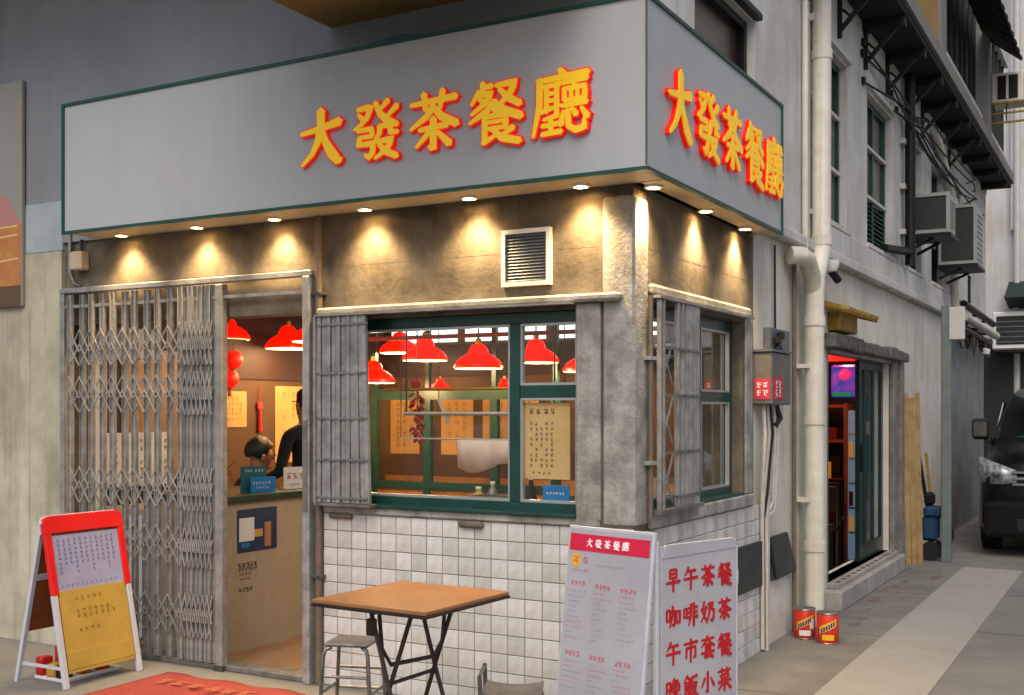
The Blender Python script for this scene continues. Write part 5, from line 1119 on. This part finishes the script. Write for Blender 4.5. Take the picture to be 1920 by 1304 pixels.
# service pipes and clutter over the grey wall
for i, (z, y0_, y1_, xo, m, lb) in enumerate(((2.72, 9.95, 13.4, .20, 'pvc', 'thick cream duct running above the grey lane wall'), (2.62, 9.95, 13.4, .12, 'pipe_brown', 'brown pipe under the cream duct above the grey wall'), (2.9, 10.2, 13.4, .16, 'black_metal', 'black cable tray above the cream duct'))):
    t = thing('service_duct', lb, 'duct', (xo, 11.5, z)); MB().tube([(xo, y0_, z), (xo, y1_, z - .05)], (.055, .035, .045)[i], 10).build('duct', m, t, True)
    for y in (10.3, 11.4, 12.6): B('duct_bracket', 'black_metal', t, .012, y, z - .08, xo, y + .03, z - .05)
t = thing('wall_lamp', 'small round white lamp on the grey wall under the ducts', 'lamp', (.1, 12.4, 2.35)); MB().lathe([(.0, -.06), (.06, -.04), (.07, .02), (.0, .05)], (.16, 12.4, 2.4), 14).build('globe', 'paper_white', t, True); MB().tube([(.013, 12.4, 2.48), (.16, 12.4, 2.46)], .015, 8).build('arm', 'black_metal', t)

# ---------------------------------------------------------------- van
VX, VYF = 1.455, 7.80
vn = thing('parked_van', 'black van parked nose out in the lane past the grey post', 'van', (VX, VYF + 2.2, 0))
def section(y, zb, zbelt, zt, wb, wt):
    """closed ring at station y"""
    r = []; half = [(0, zb), (wb * .92, zb), (wb, zb + .10), (wb, (zb + zbelt) / 2), (wb * .985, zbelt)]
    up = [(wb * .985 + (wt - wb * .985) * .5, zbelt + (zt - zbelt) * .5), (wt, zt - .09), (wt * .9, zt - .015), (wt * .5, zt), (0, zt + .008)]
    pts = half + up
    return [Vector((VX + p[0], y, p[1])) for p in pts] + [Vector((VX - p[0], y, p[1])) for p in pts[-2:0:-1]]
stn = [(0, .34, .62, .80, .70, .60), (.05, .26, .68, .98, .80, .70), (.18, .24, .78, 1.08, .845, .77), (.55, .24, .85, 1.17, .86, .80), (.80, .24, .98, 1.22, .865, .80), (1.15, .24, 1.02, 1.50, .87, .76), (1.55, .24, 1.02, 1.74, .87, .70), (2.0, .24, 1.02, 1.82, .87, .69), (3.6, .24, 1.02, 1.83, .87, .69), (4.45, .26, 1.02, 1.80, .86, .68), (4.62, .4, 1.0, 1.6, .83, .66)]
q = MB(); rings = [section(VYF + s[0], *s[1:]) for s in stn]; nr = len(rings[0])
q.v = [tuple(p) for r_ in rings for p in r_]; q.f = [(i * nr + k, i * nr + (k + 1) % nr, (i + 1) * nr + (k + 1) % nr, (i + 1) * nr + k) for i in range(len(rings) - 1) for k in range(nr)] + [tuple(range(nr)), tuple((len(rings) - 1) * nr + k for k in range(nr))]; q.mi = [0] * len(q.f)
q.build('body', 'van_black', vn, True)
def sheet(name, m, pts, parent, thick=.012):
    o = MB().add(pts, [tuple(range(len(pts)))]).build(name, m, parent); md = o.modifiers.new('s', 'SOLIDIFY'); md.thickness = thick; md.offset = 0; return o
wsd = MB(); n = 8
for j in range(5):
    tt = j / 4; y = VYF + .83 + .72 * tt; z = 1.235 + .50 * tt; hw = .75 - .09 * tt
    for i in range(n + 1): s = -1 + 2 * i / n; wsd.v.append((VX + s * hw, y + .05 * s * s - .012, z + .012 + .006 * (1 - s * s)))
wsd.f = [(j * (n + 1) + i, j * (n + 1) + i + 1, (j + 1) * (n + 1) + i + 1, (j + 1) * (n + 1) + i) for j in range(4) for i in range(n)]; wsd.mi = [0] * len(wsd.f); wso = wsd.build('windscreen', 'van_glass', vn, True); wso.modifiers.new('s', 'SOLIDIFY').thickness = .01
for s in (-1, 1): MB().bar((VX + s * .1, VYF + .80, 1.245), (VX + s * .45, VYF + .92, 1.33), .02, .012, (0, -1, 1)).build('wiper', 'van_trim', wso)
for s in (-1, 1):
    hl = MB(); cols_ = [(.46, -.02, .80, .92), (.58, -.012, .78, .97), (.70, .02, .775, 1.01), (.79, .09, .79, 1.04), (.85, .19, .82, 1.06), (.875, .33, .86, 1.07)]
    hl.v = [(VX + s * c[0], VYF + c[1] + .035 * (k == 1), c[2 + k]) for c in cols_ for k in (0, 1)]; hl.f = [(2 * k, 2 * k + 2, 2 * k + 3, 2 * k + 1) for k in range(5)]; hl.mi = [0] * 5
    ho = hl.build('headlight', 'headlamp', vn, True); ho.modifiers.new('s', 'SOLIDIFY').thickness = .02
    MB().lathe([(.0, 0), (.05, .01), (.055, .03), (.0, .04)], (VX + s * .66, VYF - .02, .87), 14).build('headlight_lens', 'chrome', ho, True)
    mr = MB().box(VX + s * .93 - .09, VYF + .95, 1.22, VX + s * .93 + .09, VYF + 1.06, 1.46, bev=.03).build('side_mirror', 'van_trim', vn); MB().box(VX + s * .83 - .05, VYF + 1.0, 1.18, VX + s * .86 + .05, VYF + 1.05, 1.26, bev=.01).build('mirror_arm', 'van_trim', mr); B('mirror_glass', 'chrome', mr, VX + s * .93 - .07, VYF + .945, 1.26, VX + s * .93 + .07, VYF + .9495, 1.42)
    for yw in (.85, 3.6):
        wl = MB().tube([(VX + s * .70, VYF + yw, .32), (VX + s * .875, VYF + yw, .32)], .32, 24).build('wheel', 'tyre', vn, True); MB().lathe([(.0, .0), (.2, .002), (.21, .01)], (0, 0, 0), 18)
        MB().tube([(VX + s * .874, VYF + yw, .32), (VX + s * .882, VYF + yw, .32)], .2, 20).build('rim', 'chrome', wl, True)
    sheet('side_window', 'van_glass', [(VX + s * .85, VYF + 1.3, 1.08), (VX + s * .85, VYF + 2.2, 1.08), (VX + s * .745, VYF + 2.2, 1.66), (VX + s * .755, VYF + 1.65, 1.64)], vn); sheet('side_window', 'van_glass', [(VX + s * .85, VYF + 2.3, 1.08), (VX + s * .85, VYF + 4.2, 1.08), (VX + s * .745, VYF + 4.2, 1.66), (VX + s * .745, VYF + 2.3, 1.66)], vn)
    MB().box(VX + s * .62 - .09, VYF - .03, .40, VX + s * .62 + .09, VYF + .04, .50, bev=.02).build('fog_lamp', 'van_trim', vn)
for z in (.76, .825, .89): MB().box(VX - .50, VYF - .03, z, VX + .50, VYF + .02, z + .03, bev=.008).build('grille_bar', 'chrome', vn)
MB().box(VX - .78, VYF - .05, .22, VX + .78, VYF + .12, .60, bev=.05).build('bumper', 'van_black', vn); MB().box(VX - .45, VYF - .06, .30, VX + .45, VYF - .0505, .42, bev=.003).build('lower_grille', 'van_trim', vn)
B('number_plate', 'rail_white', vn, VX - .26, VYF - .062, .47, VX + .26, VYF - .0505, .58)

# ---------------------------------------------------------------- far buildings
fbd = thing('far_tower', 'pale ribbed tower block standing beyond the end of the lane', 'building', (3, 22, 0))
B('wall', 'far_white', fbd, -6, 20, 0, 12, 30, 26)
for i in range(26):
    x = -5.5 + i * .66; B('rib', 'far_white', fbd, x, 19.85, 4.2 if i % 2 else 5.2, x + .12, 19.999, 26)
for j in range(6):
    for i in range(9):
        x = -5.2 + i * 1.98; z = 6 + j * 3.1; wn = MB().box(x, 19.93, z, x + .55, 19.999, z + 1.3).build('window', 'far_dark', fbd); B('window_frame', 'rail_white', wn, x + .25, 19.9, z, x + .29, 19.929, z + 1.3)
for x in (-.1, .55, 1.6): MB().tube([(x, 19.8, 0), (x, 19.8, 26)], .06, 8).build('drainpipe', 'rail_white', fbd)
B('shop_front', 'far_dark', fbd, -3, 19.8, 0, 8, 19.9, 3.0)
af2 = thing('teal_canopy', 'dark teal canopy on the far building beyond the van', 'awning', (.3, 19, 3.7)); MB().prism([(-.25, 18.9, 3.75), (-.25, 19.84, 4.15), (-.25, 19.84, 3.6)], (1.1, 0, 0)).build('canopy', 'teal_awning', af2)
for i, (x, z) in enumerate(((-.15, 2.75), (.75, 2.75))):
    t = thing('condenser_unit', ('white condenser on the far building just above the van roof', 'second white condenser on the far building above the van roof')[i], 'air conditioner', (x, 19.3, z)); B('casing', 'paper_white', t, x - .35, 19.2, z, x + .35, 19.79, z + .75, bev=.03); B('fan_opening', 'far_dark', t, x - .27, 19.19, z + .1, x + .27, 19.199, z + .66); [B('guard_bar', 'meter_panel', t, x - .27, 19.18, z + .14 + .1 * k_, x + .27, 19.189, z + .16 + .1 * k_) for k_ in range(5)]; B('bracket', 'black_metal', t, x - .33, 19.2, z - .05, x + .33, 19.8, z - .001)

# slack cables along the lane facade
rw = random.Random(14)
for i in range(7):
    y0_, y1_ = rw.uniform(4.6, 7), rw.uniform(10, 13.2); z0_, z1_ = rw.uniform(4.35, 4.75), rw.uniform(4.2, 4.7); xo = rw.uniform(.09, .3); sag = rw.uniform(.08, .35)
    t = thing('slack_cable', 'thin black cable sagging along the upper lane wall beneath the overhang', 'cable', (.05, y0_, z0_), 'black cables under the overhang')
    MB().tube([(.045, y0_, z0_)] + [(xo, y0_ + (y1_ - y0_) * k / 8, z0_ + (z1_ - z0_) * k / 8 - sag * 4 * (k / 8) * (1 - k / 8)) for k in range(1, 8)] + [(.045, y1_, z1_)], .010, 6).build('cable', 'cable_black', t, True)
    MB().box(.041, y0_ - .03, z0_ - .03, .07, y0_ + .03, z0_ + .03).build('cable_clip', 'black_metal', t)
for i in range(5):
    y0_ = 10.0 + i * .7; t = thing('slack_cable', 'loop of dark cable hanging over the grey lane wall below the duct', 'cable', (.06, y0_, 2.5), 'cable loops over the grey wall')
    MB().tube([(.1, y0_, 2.62), (.13, y0_ + .1, 2.42 - .05 * (i % 3)), (.12, y0_ + .35, 2.35 + .04 * (i % 2)), (.1, y0_ + .6, 2.6)], .018, 6).build('cable', 'cable_black' if i % 2 else 'pipe_brown', t, True)
